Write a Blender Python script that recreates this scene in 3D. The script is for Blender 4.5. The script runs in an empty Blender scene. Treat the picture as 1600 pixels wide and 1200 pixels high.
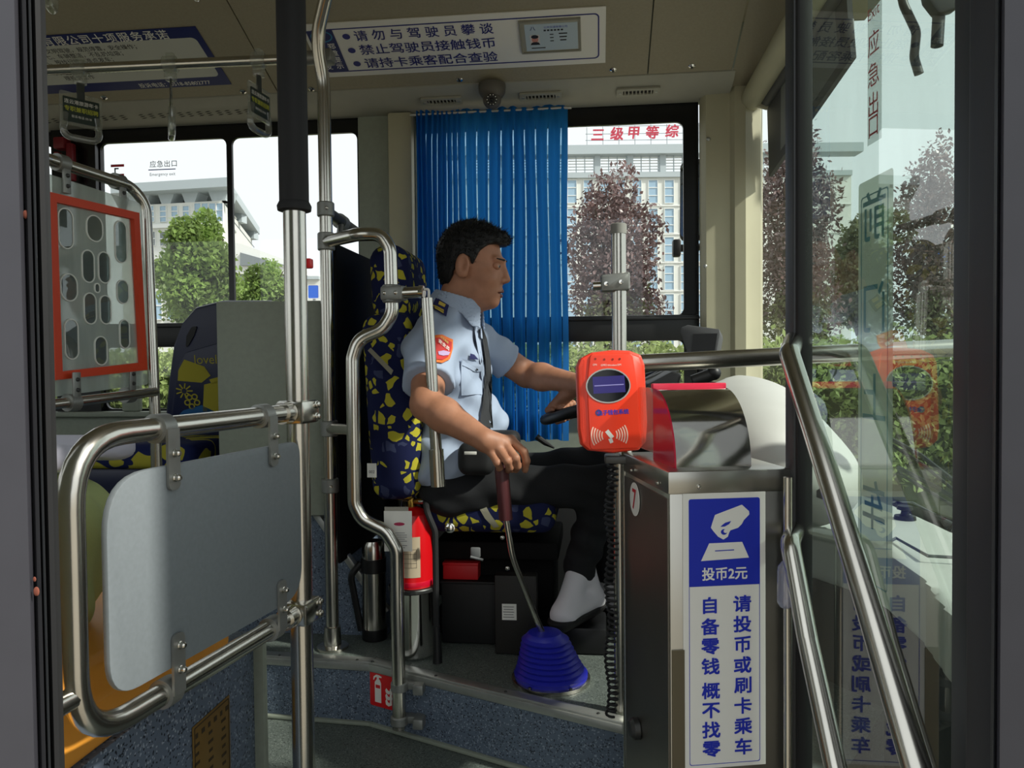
import bpy, bmesh, math, random
import numpy as np
from mathutils import Vector, Matrix
random.seed(7); rng = np.random.default_rng(7)
S = bpy.context.scene
COL = S.collection
PI = math.pi

# ------------------------------------------------------------------ camera
yaw, pit, rol = math.radians(6.3), math.radians(1.5), 0.010
CAM = np.array([0, 0, 1.09])
fw = np.array([-math.sin(yaw)*math.cos(pit), math.cos(yaw)*math.cos(pit), -math.sin(pit)])
_r0 = np.array([math.cos(yaw), math.sin(yaw), 0]); _u0 = np.cross(_r0, fw)
RT = _r0*math.cos(rol) - _u0*math.sin(rol); UP = _u0*math.cos(rol) + _r0*math.sin(rol)
cd = bpy.data.cameras.new('camera'); cam = bpy.data.objects.new('camera', cd); COL.objects.link(cam)
cd.sensor_width = 36; cd.lens = 27.0; cd.clip_start = 0.02; cd.clip_end = 600
cam.matrix_world = Matrix([[RT[0], UP[0], -fw[0], CAM[0]], [RT[1], UP[1], -fw[1], CAM[1]], [RT[2], UP[2], -fw[2], CAM[2]], [0, 0, 0, 1]])
S.camera = cam

# ------------------------------------------------------------------ sky, sun, exposure
S.view_settings.view_transform = 'Standard'; S.view_settings.look = 'None'
S.view_settings.gamma = 1; S.view_settings.use_curve_mapping = False
S.view_settings.exposure = 0.0
wd = bpy.data.worlds.new('hazy_sky'); S.world = wd; wd.use_nodes = True
_bg = wd.node_tree.nodes['Background']; _bg.inputs[0].default_value = (0.93, 0.98, 1.0, 1); _bg.inputs[1].default_value = 1.15
sl = bpy.data.lights.new('sun', 'SUN'); sl.energy = 5.0; sl.angle = math.radians(2.0); sl.color = (1, 0.95, 0.86)
so = bpy.data.objects.new('sun', sl); COL.objects.link(so)
SUN = Vector((0.78, -0.25, 0.66)).normalized()
so.rotation_euler = SUN.to_track_quat('Z', 'Y').to_euler(); so.location = (8, -4, 9)

# ------------------------------------------------------------------ measuring helpers (1600x1200 frame, metres)
def ray(px, py): return fw + (px-800)/1200*RT - (py-600)/1200*UP
def W(px, py, d): return CAM + d*ray(px, py)
def PY(px, py, Y): q = ray(px, py); return CAM + q*(Y-CAM[1])/q[1]
def PX(px, py, X): q = ray(px, py); return CAM + q*(X-CAM[0])/q[0]
def PZ(px, py, Z): q = ray(px, py); return CAM + q*(Z-CAM[2])/q[2]
def V(*a): return np.array(a, float)
def nrm(v): v = np.array(v, float); return v/np.linalg.norm(v)

class Frame:
    """plane with origin o, axes u (right) and v (up), normal n towards the viewer"""
    def __init__(s, o, u, v):
        s.o = np.array(o, float); s.u = nrm(u); v = np.array(v, float); v = v - s.u*(v@s.u); s.v = nrm(v); s.n = np.cross(s.u, s.v)
    def p(s, a, b, c=0): return s.o + s.u*a + s.v*b + s.n*c
    def px(s, x, y):
        q = ray(x, y); t = ((s.o-CAM)@s.n)/(q@s.n); w = CAM+q*t-s.o
        return (w@s.u, w@s.v)
    def pts(s, L): return [s.px(*q) for q in L]
    def w(s, x, y, c=0): a, b = s.px(x, y); return s.p(a, b, c)
    def M(s): return Matrix([[s.u[0], s.v[0], s.n[0], s.o[0]], [s.u[1], s.v[1], s.n[1], s.o[1]], [s.u[2], s.v[2], s.n[2], s.o[2]], [0, 0, 0, 1]])
    def at(s, a, b, c=0): f = Frame(s.p(a, b, c), s.u, s.v); return f

# ------------------------------------------------------------------ mesh collecting
class G:
    def __init__(s): s.v = []; s.f = []
    def add(s, v, f):
        k = len(s.v); s.v += [tuple(map(float, q)) for q in v]; s.f += [tuple(i+k for i in q) for q in f]; return s
    def box(s, c, size, fr=None, bev=0.0, seg=2):
        bm = bmesh.new(); bmesh.ops.create_cube(bm, size=1)
        for q in bm.verts: q.co = Vector((q.co.x*size[0], q.co.y*size[1], q.co.z*size[2]))
        if bev > 0: bmesh.ops.bevel(bm, geom=bm.edges[:], offset=min(bev, min(size)*0.49), segments=seg, affect='EDGES', profile=0.5)
        bm.verts.index_update()
        L = [np.array(q.co) for q in bm.verts]
        if fr is None: vs = [q+np.array(c) for q in L]
        else: vs = [fr.p(c[0]+q[0], c[1]+q[1], c[2]+q[2]) for q in L]
        fs = [[q.index for q in f.verts] for f in bm.faces]; bm.free(); return s.add(vs, fs)
    def prism(s, poly, h, fr, c=0.0, holes=None, bev=0.0):
        """polygon in the frame's plane, from c to c+h along its normal"""
        bm = bmesh.new()
        vs = [bm.verts.new((a, b, 0)) for a, b in poly]; f = bm.faces.new(vs)
        if f.calc_area() and f.normal.z < 0: pass
        f.normal_update()
        if f.normal.z < 0: f.normal_flip()
        if abs(h) > 1e-9:
            r = bmesh.ops.extrude_face_region(bm, geom=[f])
            for q in [e for e in r['geom'] if isinstance(e, bmesh.types.BMVert)]: q.co.z += h
            if h > 0:
                bm.faces.ensure_lookup_table()
            bmesh.ops.recalc_face_normals(bm, faces=bm.faces[:])
            if bev > 0:
                ed = [e for e in bm.edges if abs(e.verts[0].co.z-e.verts[1].co.z) < 1e-7]
                bmesh.ops.bevel(bm, geom=ed, offset=bev, segments=2, affect='EDGES', profile=0.5)
        bm.verts.index_update()
        V_ = [fr.p(q.co.x, q.co.y, q.co.z+c) for q in bm.verts]; F_ = [[q.index for q in f.verts] for f in bm.faces]
        bm.free(); return s.add(V_, F_)
    def ring(s, outer, inner, h, fr, c=0.0):
        """frame between two outlines with the same number of points"""
        n = len(outer); vs = []
        for z in (c, c+h):
            vs += [fr.p(a, b, z) for a, b in outer] + [fr.p(a, b, z) for a, b in inner]
        fs = []
        for i in range(n):
            j = (i+1) % n
            fs += [(2*n+i, 2*n+j, 3*n+j, 3*n+i), (j, i, n+i, n+j), (i, j, 2*n+j, 2*n+i), (n+j, n+i, 3*n+i, 3*n+j)]
        return s.add(vs, fs)
    def tube(s, pts, r, n=14, closed=False, cap=True):
        P = [np.array(q, float) for q in pts]; m = len(P); R = r if hasattr(r, '__len__') else [r]*m
        T = []
        for i in range(m):
            a = P[(i-1) % m] if (closed or i > 0) else P[i]; b = P[(i+1) % m] if (closed or i < m-1) else P[i]
            T.append(nrm(b-a))
        ref = V(0, 0, 1) if abs(T[0][2]) < 0.9 else V(1, 0, 0)
        x = nrm(np.cross(ref, T[0])); vs = []
        for i in range(m):
            x = x - T[i]*(x@T[i]); x = nrm(x); y = np.cross(T[i], x)
            for k in range(n):
                a = 2*PI*k/n; vs.append(P[i]+R[i]*(x*math.cos(a)+y*math.sin(a)))
        fs = []
        for i in range(m if closed else m-1):
            for k in range(n):
                j = (i+1) % m; fs.append((i*n+k, i*n+(k+1) % n, j*n+(k+1) % n, j*n+k))
        if cap and not closed: fs += [tuple(reversed(range(n))), tuple((m-1)*n+k for k in range(n))]
        return s.add(vs, fs)
    def lathe(s, prof, o, ax=(0, 0, 1), n=32, x0=None, skew=None):
        ax = nrm(ax); x = nrm(np.cross(ax, V(0.31, 0.9, 0.2))) if x0 is None else nrm(x0); y = np.cross(ax, x); o = np.array(o, float); vs = []
        for r, z in prof:
            sk = skew(z) if skew is not None else 0
            for k in range(n): a = 2*PI*k/n; vs.append(o+ax*z+r*(x*math.cos(a)+y*math.sin(a))+sk)
        fs = [(i*n+k, i*n+(k+1) % n, (i+1)*n+(k+1) % n, (i+1)*n+k) for i in range(len(prof)-1) for k in range(n)]
        fs += [tuple(reversed(range(n))), tuple((len(prof)-1)*n+k for k in range(n))]
        return s.add(vs, fs)
    def sph(s, c, r, n=16, m=10, fr=None):
        r = r if hasattr(r, '__len__') else (r, r, r); vs = []; fs = []
        for i in range(m+1):
            t = PI*i/m
            for k in range(n):
                a = 2*PI*k/n; q = (r[0]*math.sin(t)*math.cos(a), r[1]*math.sin(t)*math.sin(a), r[2]*math.cos(t))
                vs.append(np.array(c)+q if fr is None else fr.p(c[0]+q[0], c[1]+q[1], c[2]+q[2]))
        for i in range(m):
            for k in range(n): fs.append((i*n+k, (i+1)*n+k, (i+1)*n+(k+1) % n, i*n+(k+1) % n))
        return s.add(vs, fs)
    def quad(s, a, b, c, d): return s.add([a, b, c, d], [(0, 1, 2, 3)])

def fillet(pts, r, seg=6):
    """polyline with rounded corners"""
    P = [np.array(q, float) for q in pts]; out = [P[0]]
    for i in range(1, len(P)-1):
        a, b, c = P[i-1], P[i], P[i+1]; u = nrm(a-b); w = nrm(c-b); ang = math.acos(max(-1, min(1, u@w)))
        if ang > PI-0.05: out.append(b); continue
        t = min(r/math.tan(ang/2), 0.48*np.linalg.norm(a-b), 0.48*np.linalg.norm(c-b)); p, q = b+u*t, b+w*t
        for k in range(seg+1):
            s_ = k/seg; out.append((1-s_)**2*p+2*s_*(1-s_)*b+s_*s_*q)
    out.append(P[-1]); return out
def rrect(w, h, r, seg=5, cx=0, cy=0):
    o = []
    for sx, sy, a0 in ((1, 1, 0), (-1, 1, PI/2), (-1, -1, PI), (1, -1, 1.5*PI)):
        for k in range(seg+1):
            a = a0+PI/2*k/seg; o.append((cx+sx*(w/2-r)+r*math.cos(a), cy+sy*(h/2-r)+r*math.sin(a)))
    return o
def rpoly(pts, r, seg=5):
    """closed polygon with rounded corners; r one number or one per corner"""
    n = len(pts); P = [np.array(q, float) for q in pts]; o = []
    R = r if hasattr(r, '__len__') else [r]*n
    for i in range(n):
        a, b, c = P[i-1], P[i], P[(i+1) % n]; u = nrm(a-b); w = nrm(c-b); ang = math.acos(max(-1, min(1, u@w)))
        if R[i] < 1e-6: o.append(tuple(b)); continue
        t = min(R[i]/math.tan(ang/2), 0.49*np.linalg.norm(a-b), 0.49*np.linalg.norm(c-b)); p, q = b+u*t, b+w*t
        for k in range(seg+1):
            s_ = k/seg; o.append(tuple((1-s_)**2*p+2*s_*(1-s_)*b+s_*s_*q))
    return o
def ellipse(cx, cy, a, b, n=32): return [(cx+a*math.cos(2*PI*k/n), cy+b*math.sin(2*PI*k/n)) for k in range(n)]

# ------------------------------------------------------------------ objects
def thing(name, label, cat, loc, group=None):
    o = bpy.data.objects.new(name, None); COL.objects.link(o); o.location = tuple(map(float, loc)); o.empty_display_size = 0.05
    o['label'] = label; o['category'] = cat
    if group: o['group'] = group
    return o
def wloc(o):
    p = np.array(o.location)
    while o.parent: o = o.parent; p = p+np.array(o.location)
    return p
def obj(name, g, mat, parent=None, label=None, cat=None, group=None, kind=None, smooth=35, loc=None):
    v = np.array(g.v, float)
    if parent is not None: base = wloc(parent)
    elif loc is not None: base = np.array(loc, float)
    else: base = V((v[:, 0].min()+v[:, 0].max())/2, (v[:, 1].min()+v[:, 1].max())/2, v[:, 2].min())
    me = bpy.data.meshes.new(name); me.from_pydata([tuple(q) for q in (v-base)], [], g.f); me.update()
    me.materials.append(mat)
    if smooth:
        me.polygons.foreach_set('use_smooth', [True]*len(me.polygons)); me.set_sharp_from_angle(angle=math.radians(smooth))
    o = bpy.data.objects.new(name, me); COL.objects.link(o)
    if parent is not None: o.parent = parent
    else: o.location = tuple(base)
    if label: o['label'] = label
    if cat: o['category'] = cat
    if group: o['group'] = group
    if kind: o['kind'] = kind
    return o
def struct(name, g, mat, parent=None, label=None, smooth=35):
    return obj(name, g, mat, parent, label=label, kind='structure' if parent is None else None, smooth=smooth)
def copy_thing(root, off, label=None):
    c = root.copy(); COL.objects.link(c); c.location = root.location+Vector(off)
    if label: c['label'] = label
    for ch in root.children:
        k = ch.copy(); COL.objects.link(k); k.parent = c
        for g2 in ch.children: m = g2.copy(); COL.objects.link(m); m.parent = k
    return c
_tc = {}
def text(body, size, fr, mat, parent, cx=0, cy=0, c=0.0008, bold=0.0, sx=1.0, name='lettering', spacing=1.0, align='CENTER', shear=0.0, line=1.0):
    cu = bpy.data.curves.new('t', 'FONT'); cu.body = body; cu.size = 1; cu.space_character = spacing; cu.space_line = line; cu.align_x = align; cu.resolution_u = 3
    to = bpy.data.objects.new('t', cu); COL.objects.link(to)
    dg = bpy.context.evaluated_depsgraph_get(); me = bpy.data.meshes.new_from_object(to.evaluated_get(dg))
    bpy.data.objects.remove(to); bpy.data.curves.remove(cu)
    vs = np.array([q.co[:] for q in me.vertices]); fs = [tuple(p.vertices) for p in me.polygons]; bpy.data.meshes.remove(me)
    if not len(vs): return None
    ym = (vs[:, 1].min()+vs[:, 1].max())/2
    xm = (vs[:, 0].min()+vs[:, 0].max())/2 if align == 'CENTER' else vs[:, 0].min()
    g = G(); b_ = abs(bold)*0.8
    for k, (ox, oy) in enumerate([(0, 0)] if b_ < 1e-4 else [(0, 0), (b_, b_), (-b_, b_), (b_, -b_), (-b_, -b_)]):
        g.add([fr.p(cx+(q[0]+ox-xm)*size*sx+shear*(q[1]-ym)*size, cy+(q[1]+oy-ym)*size, c+k*1e-5) for q in vs], fs)
    return obj(name, g, mat, parent, smooth=0)

# ------------------------------------------------------------------ signed-distance modelling (organic shapes)
def smin(a, b, k): h = np.clip(0.5+0.5*(b-a)/k, 0, 1); return b*(1-h)+a*h-k*h*(1-h)
def smax(a, b, k): return -smin(-a, -b, k)
def s_ell(P, c, r, R=None):
    q = P-np.array(c)
    if R is not None: q = q@np.array(R)
    r = np.array(r); k0 = np.linalg.norm(q/r, axis=-1); k1 = np.linalg.norm(q/(r*r), axis=-1)+1e-9
    return k0*(k0-1)/k1
def s_cap(P, a, b, ra, rb):
    a = np.array(a, float); b = np.array(b, float); ab = b-a; t = np.clip(((P-a)@ab)/(ab@ab), 0, 1)
    return np.linalg.norm(P-a-t[..., None]*ab, axis=-1)-(ra+(rb-ra)*t)
def s_box(P, c, h, r, R=None):
    q = P-np.array(c)
    if R is not None: q = q@np.array(R)
    q = np.abs(q)-(np.array(h)-r)
    return np.linalg.norm(np.maximum(q, 0), axis=-1)+np.minimum(q.max(-1), 0)-r
def sdf(fn, lo, hi, h):
    """surface nets over a grid; the function is only evaluated near the surface"""
    lo = np.array(lo, float); hi = np.array(hi, float); n = np.ceil((hi-lo)/h).astype(int)+1; B = 8
    nb_ = -(-n//B); cx = [lo[i]+h*(np.arange(nb_[i])*B+(B-1)/2) for i in range(3)]
    dc = fn(np.stack(np.meshgrid(*cx, indexing='ij'), -1)); act = np.abs(dc) < B*h*1.5
    up_ = lambda A: A.repeat(B, 0).repeat(B, 1).repeat(B, 2)[:n[0], :n[1], :n[2]]
    D = up_(dc).astype(float); M_ = up_(act); J = np.argwhere(M_); D[M_] = fn(lo+h*J)
    s = D < 0; a_ = np.ones(tuple(n-1), bool); o_ = np.zeros(tuple(n-1), bool)
    cn = [(i, j, k) for i in (0, 1) for j in (0, 1) for k in (0, 1)]
    for c in cn: q = s[c[0]:n[0]-1+c[0], c[1]:n[1]-1+c[1], c[2]:n[2]-1+c[2]]; a_ &= q; o_ |= q
    ac = o_ & ~a_; I = np.argwhere(ac); idx = -np.ones(ac.shape, int); idx[ac] = np.arange(len(I))
    cv = {c: D[I[:, 0]+c[0], I[:, 1]+c[1], I[:, 2]+c[2]] for c in cn}; acc = np.zeros((len(I), 3)); cnt = np.zeros(len(I))
    for c in cn:
        for d in range(3):
            if c[d]: continue
            e = list(c); e[d] = 1; va, vb = cv[c], cv[tuple(e)]; m = (va < 0) != (vb < 0); t = np.where(m, va/np.where(m, va-vb, 1), 0)
            for k in range(3): acc[:, k] += np.where(m, c[k]+(t if k == d else 0), 0)
            cnt += m
    vs = lo+h*(I+acc/cnt[:, None]); F = []
    for d in range(3):
        e, f_ = [(1, 2), (2, 0), (0, 1)][d]
        A = [slice(0, n[i]) for i in range(3)]; Bs = A[:]; A[d] = slice(0, n[d]-1); Bs[d] = slice(1, n[d])
        for x in (e, f_): A[x] = slice(1, n[x]-1); Bs[x] = slice(1, n[x]-1)
        sa, sb_ = s[tuple(A)], s[tuple(Bs)]; m = sa != sb_; J = np.argwhere(m)
        for x in (e, f_): J[:, x] += 1
        flip = sb_[m]
        def ci(de, df):
            K = J.copy(); K[:, e] += de; K[:, f_] += df; return idx[K[:, 0], K[:, 1], K[:, 2]]
        q = np.stack([ci(-1, -1), ci(0, -1), ci(0, 0), ci(-1, 0)], 1); q[flip] = q[flip][:, ::-1]; F.append(q)
    F = np.concatenate(F); g = G(); g.v = [tuple(x) for x in vs]; g.f = [tuple(int(i) for i in x) for x in F]
    return g

# ------------------------------------------------------------------ materials
def lin(c):
    if isinstance(c, str): c = [int(c[i:i+2], 16)/255 for i in (0, 2, 4)]
    return tuple((x/12.92 if x <= 0.04045 else ((x+0.055)/1.055)**2.4) for x in c)+(1.0,)
def mat(name, col, rough=0.5, metal=0.0, noise=0.0, nscale=20.0, bump=0.0, bscale=200.0, spec=0.5, trans=0.0, coat=0.0, stretch=None):
    m = bpy.data.materials.new(name); m.use_nodes = True; nt = m.node_tree; b = nt.nodes['Principled BSDF']
    c = lin(col); b.inputs['Base Color'].default_value = c; b.inputs['Roughness'].default_value = rough; b.inputs['Metallic'].default_value = metal
    b.inputs['Specular IOR Level'].default_value = spec
    if coat: b.inputs['Coat Weight'].default_value = coat; b.inputs['Coat Roughness'].default_value = 0.1
    tc = nt.nodes.new('ShaderNodeTexCoord'); src = tc.outputs['Object']
    if stretch:
        mp = nt.nodes.new('ShaderNodeMapping'); mp.inputs['Scale'].default_value = stretch; nt.links.new(src, mp.inputs[0]); src = mp.outputs[0]
    if noise:
        n = nt.nodes.new('ShaderNodeTexNoise'); n.inputs['Scale'].default_value = nscale; n.inputs['Detail'].default_value = 4; nt.links.new(src, n.inputs['Vector'])
        r = nt.nodes.new('ShaderNodeValToRGB'); r.color_ramp.elements[0].position = 0.3; r.color_ramp.elements[1].position = 0.7
        r.color_ramp.elements[0].color = tuple(max(0, x*(1-noise)) for x in c[:3])+(1,); r.color_ramp.elements[1].color = tuple(min(1, x*(1+noise)) for x in c[:3])+(1,)
        nt.links.new(n.outputs['Fac'], r.inputs[0]); nt.links.new(r.outputs[0], b.inputs['Base Color'])
    if bump:
        n2 = nt.nodes.new('ShaderNodeTexNoise'); n2.inputs['Scale'].default_value = bscale; n2.inputs['Detail'].default_value = 3; nt.links.new(src, n2.inputs['Vector'])
        bp = nt.nodes.new('ShaderNodeBump'); bp.inputs['Strength'].default_value = bump; bp.inputs['Distance'].default_value = 0.002
        nt.links.new(n2.outputs['Fac'], bp.inputs['Height']); nt.links.new(bp.outputs[0], b.inputs['Normal'])
    return m
def glass(name, tint=(0.93, 0.97, 0.95), f0=0.06, haze=0.02, hazecol=(0.8, 0.85, 0.82), rough=0.0, dirt=0.0, back=False):
    """thin pane: light passes straight, Schlick reflection on both sides, a little dust"""
    m = bpy.data.materials.new(name); m.use_nodes = True; nt = m.node_tree; nt.nodes.clear(); N = nt.nodes.new; L = nt.links.new
    out = N('ShaderNodeOutputMaterial'); t = N('ShaderNodeBsdfTransparent'); t.inputs[0].default_value = tint+(1,)
    g = N('ShaderNodeBsdfGlossy'); g.inputs['Roughness'].default_value = rough
    d = N('ShaderNodeBsdfDiffuse'); d.inputs[0].default_value = hazecol+(1,)
    if back:
        d0 = d; tl = N('ShaderNodeBsdfTranslucent'); tl.inputs[0].default_value = hazecol+(1,); d = N('ShaderNodeMixShader'); L(d0.outputs[0], d.inputs[1]); L(tl.outputs[0], d.inputs[2])
    lw = N('ShaderNodeLayerWeight'); lw.inputs[0].default_value = 0.5
    p = N('ShaderNodeMath'); p.operation = 'POWER'; p.inputs[1].default_value = 5; L(lw.outputs['Facing'], p.inputs[0])
    ma = N('ShaderNodeMath'); ma.operation = 'MULTIPLY_ADD'; ma.inputs[1].default_value = 1-f0; ma.inputs[2].default_value = f0; L(p.outputs[0], ma.inputs[0])
    m1 = N('ShaderNodeMixShader'); m1.inputs[0].default_value = haze; L(t.outputs[0], m1.inputs[1]); L(d.outputs[0], m1.inputs[2])
    if dirt:
        tc = N('ShaderNodeTexCoord'); mp = N('ShaderNodeMapping'); mp.inputs['Scale'].default_value = (6, 6, 1.2); L(tc.outputs['Object'], mp.inputs[0])
        n = N('ShaderNodeTexNoise'); n.inputs['Scale'].default_value = 3; n.inputs['Detail'].default_value = 5; L(mp.outputs[0], n.inputs['Vector'])
        mr = N('ShaderNodeMapRange'); mr.inputs[1].default_value = 0.35; mr.inputs[2].default_value = 0.75; mr.inputs[3].default_value = haze; mr.inputs[4].default_value = haze+dirt
        L(n.outputs['Fac'], mr.inputs[0]); L(mr.outputs[0], m1.inputs[0])
    m2 = N('ShaderNodeMixShader'); L(ma.outputs[0], m2.inputs[0]); L(m1.outputs[0], m2.inputs[1]); L(g.outputs[0], m2.inputs[2]); L(m2.outputs[0], out.inputs[0])
    return m
def speckle(name, base, dark, light, scale=260, rough=0.5, wear=0.15):
    m = mat(name, base, rough); nt = m.node_tree; N = nt.nodes.new; L = nt.links.new; b = nt.nodes['Principled BSDF']
    tc = N('ShaderNodeTexCoord'); v = N('ShaderNodeTexVoronoi'); v.inputs['Scale'].default_value = scale; L(tc.outputs['Object'], v.inputs['Vector'])
    sx = N('ShaderNodeSeparateColor'); L(v.outputs['Color'], sx.inputs[0])
    r = N('ShaderNodeValToRGB'); r.color_ramp.interpolation = 'CONSTANT'; e = r.color_ramp.elements
    e[0].position = 0; e[0].color = lin(dark); e[1].position = 0.10; e[1].color = lin(base)
    x = e.new(0.80); x.color = lin(light); x = e.new(0.88); x.color = lin(base)
    L(sx.outputs[0], r.inputs[0])
    n = N('ShaderNodeTexNoise'); n.inputs['Scale'].default_value = 5; n.inputs['Detail'].default_value = 5; L(tc.outputs['Object'], n.inputs['Vector'])
    mr = N('ShaderNodeMapRange'); mr.inputs[3].default_value = 1-wear; mr.inputs[4].default_value = 1+wear; L(n.outputs['Fac'], mr.inputs[0])
    mx = N('ShaderNodeMix'); mx.data_type = 'RGBA'; mx.blend_type = 'MULTIPLY'; mx.inputs['Factor'].default_value = 1
    cb = N('ShaderNodeCombineColor'); [L(mr.outputs[0], cb.inputs[i]) for i in range(3)]
    L(r.outputs[0], mx.inputs['A']); L(cb.outputs[0], mx.inputs['B']); L(mx.outputs['Result'], b.inputs['Base Color'])
    return m
def shards(name, base, c1, c2, scale=16, t1=0.70, t2=0.5, gap=0.10, rough=0.9):
    """woven bus-seat cloth: angular yellow and grey-blue shards on navy"""
    m = mat(name, base, rough, spec=0.2); nt = m.node_tree; N = nt.nodes.new; L = nt.links.new; b = nt.nodes['Principled BSDF']
    tc = N('ShaderNodeTexCoord'); nz = N('ShaderNodeTexNoise'); nz.inputs['Scale'].default_value = scale*0.9; nz.inputs['Detail'].default_value = 1; L(tc.outputs['Object'], nz.inputs['Vector'])
    va = N('ShaderNodeVectorMath'); va.operation = 'MULTIPLY_ADD'; va.inputs[1].default_value = (0.65/scale,)*3; L(nz.outputs['Color'], va.inputs[0]); L(tc.outputs['Object'], va.inputs[2]); src = va.outputs[0]
    v = N('ShaderNodeTexVoronoi'); v.inputs['Scale'].default_value = scale; L(src, v.inputs['Vector'])
    v2 = N('ShaderNodeTexVoronoi'); v2.feature = 'DISTANCE_TO_EDGE'; v2.inputs['Scale'].default_value = scale; L(src, v2.inputs['Vector'])
    sx = N('ShaderNodeSeparateColor'); L(v.outputs['Color'], sx.inputs[0])
    r = N('ShaderNodeValToRGB'); r.color_ramp.interpolation = 'CONSTANT'; e = r.color_ramp.elements
    e[0].position = 0; e[0].color = lin(base); e[1].position = t2; e[1].color = lin(c2); x = e.new(t1); x.color = lin(c1); L(sx.outputs[0], r.inputs[0])
    g = N('ShaderNodeMath'); g.operation = 'GREATER_THAN'; g.inputs[1].default_value = gap; L(v2.outputs['Distance'], g.inputs[0])
    mx = N('ShaderNodeMix'); mx.data_type = 'RGBA'; mx.inputs['A'].default_value = lin(base); L(g.outputs[0], mx.inputs['Factor']); L(r.outputs[0], mx.inputs['B']); L(mx.outputs['Result'], b.inputs['Base Color'])
    n = N('ShaderNodeTexNoise'); n.inputs['Scale'].default_value = 700; L(tc.outputs['Object'], n.inputs['Vector'])
    bp = N('ShaderNodeBump'); bp.inputs['Strength'].default_value = 0.3; bp.inputs['Distance'].default_value = 0.001; L(n.outputs['Fac'], bp.inputs['Height']); L(bp.outputs[0], b.inputs['Normal'])
    return m
def translucent(name, col, tcol, mixf=0.45, rough=0.8, noise=0.0):
    m = bpy.data.materials.new(name); m.use_nodes = True; nt = m.node_tree; N = nt.nodes.new; L = nt.links.new
    b = nt.nodes['Principled BSDF']; b.inputs['Base Color'].default_value = lin(col); b.inputs['Roughness'].default_value = rough; b.inputs['Specular IOR Level'].default_value = 0.2
    t = N('ShaderNodeBsdfTranslucent'); t.inputs[0].default_value = lin(tcol)
    x = N('ShaderNodeMixShader'); x.inputs[0].default_value = mixf; L(b.outputs[0], x.inputs[1]); L(t.outputs[0], x.inputs[2]); L(x.outputs[0], nt.nodes['Material Output'].inputs[0])
    if noise:
        oi = N('ShaderNodeTexCoord'); n = N('ShaderNodeTexNoise'); n.inputs['Scale'].default_value = noise; n.inputs['Detail'].default_value = 3; L(oi.outputs['Object'], n.inputs['Vector'])
        c = lin(col)
        for sh, key in ((b, 'Base Color'), (t, 0)):
            cc = lin(col) if sh is b else lin(tcol)
            r = N('ShaderNodeValToRGB'); r.color_ramp.elements[0].position = 0.35; r.color_ramp.elements[1].position = 0.65
            r.color_ramp.elements[0].color = tuple(q*0.55 for q in cc[:3])+(1,); r.color_ramp.elements[1].color = tuple(min(1, q*1.5) for q in cc[:3])+(1,)
            L(n.outputs['Fac'], r.inputs[0]); L(r.outputs[0], sh.inputs[key])
    return m

STEEL = mat('brushed_stainless', 'c9c6bd', 0.22, 1.0, noise=0.06, nscale=9)
CHROME = mat('polished_chrome', 'e2e0da', 0.10, 1.0)
ALU = mat('dull_aluminium', 'b4b6b2', 0.42, 0.8, noise=0.08)
CAST = mat('grey_cast_clamp', '8f918d', 0.45, 0.6, noise=0.1)
DARKMET = mat('dark_metal', '4a4b4a', 0.4, 0.7)
BLACK = mat('black_plastic', '0e0f11', 0.45)
RUBBER = mat('black_rubber', '121315', 0.7)
FRIT = mat('black_window_border', '0d0f11', 0.25)
CREAM = mat('cream_panel', 'b3aF94', 0.55, noise=0.04, nscale=8, bump=0.05)
BEIGE = mat('beige_leatherette_ceiling', '97907a', 0.6, noise=0.05, nscale=120, bump=0.15, bscale=500)
COVE = mat('pale_cove', 'a2a193', 0.55, noise=0.03)
GREYG = mat('grey_green_panel', '8f9688', 0.55, noise=0.05, nscale=60)
LGREY = mat('light_grey_dash', 'c3c4bf', 0.5, noise=0.02, bump=0.04, bscale=600)
WHITE = mat('white_print', 'e4e3dc', 0.5)
NAVYP = mat('navy_print', '2a2f78', 0.5)
BLUEP = mat('blue_print', '1d2fb0', 0.4)
REDP = mat('red_print', 'c41a2c', 0.45)
BLACKP = mat('black_print', '222226', 0.6)
GREYPANEL = mat('grey_laminate', '737b7f', 0.5, noise=0.05, nscale=150, bump=0.03)
FLOOR = speckle('speckled_floor_vinyl', '5c645f', '30363399'[:6], '7c857f', 340)
RISER = speckle('speckled_blue_vinyl', '5d6a7b', '262e3a', '8c98a6', 300)
ORANGE = mat('orange_moulded_plastic', 'eda23c', 0.4)
ORED = mat('orange_red_plastic', 'f03b1a', 0.38)
RED = mat('red_paint', 'd01018', 0.3)
PANE = glass('side_window_glass', (0.97, 0.985, 0.975), 0.05, 0.02)
LEAFGLASS = glass('tinted_door_glass', (0.80, 0.92, 0.86), 0.20, 0.02, (0.6, 0.7, 0.62), dirt=0.05)
SHIELD = glass('windscreen_glass', (0.9, 0.95, 0.93), 0.05, 0.02, dirt=0.04)
SHEET = glass('milky_acrylic', (0.80, 0.84, 0.80), 0.08, 0.34, (0.72, 0.78, 0.74), rough=0.05, dirt=0.2, back=True)
CLEAR = glass('clear_plastic', (0.86, 0.88, 0.85), 0.10, 0.12, (0.8, 0.82, 0.78), rough=0.08)
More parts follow.
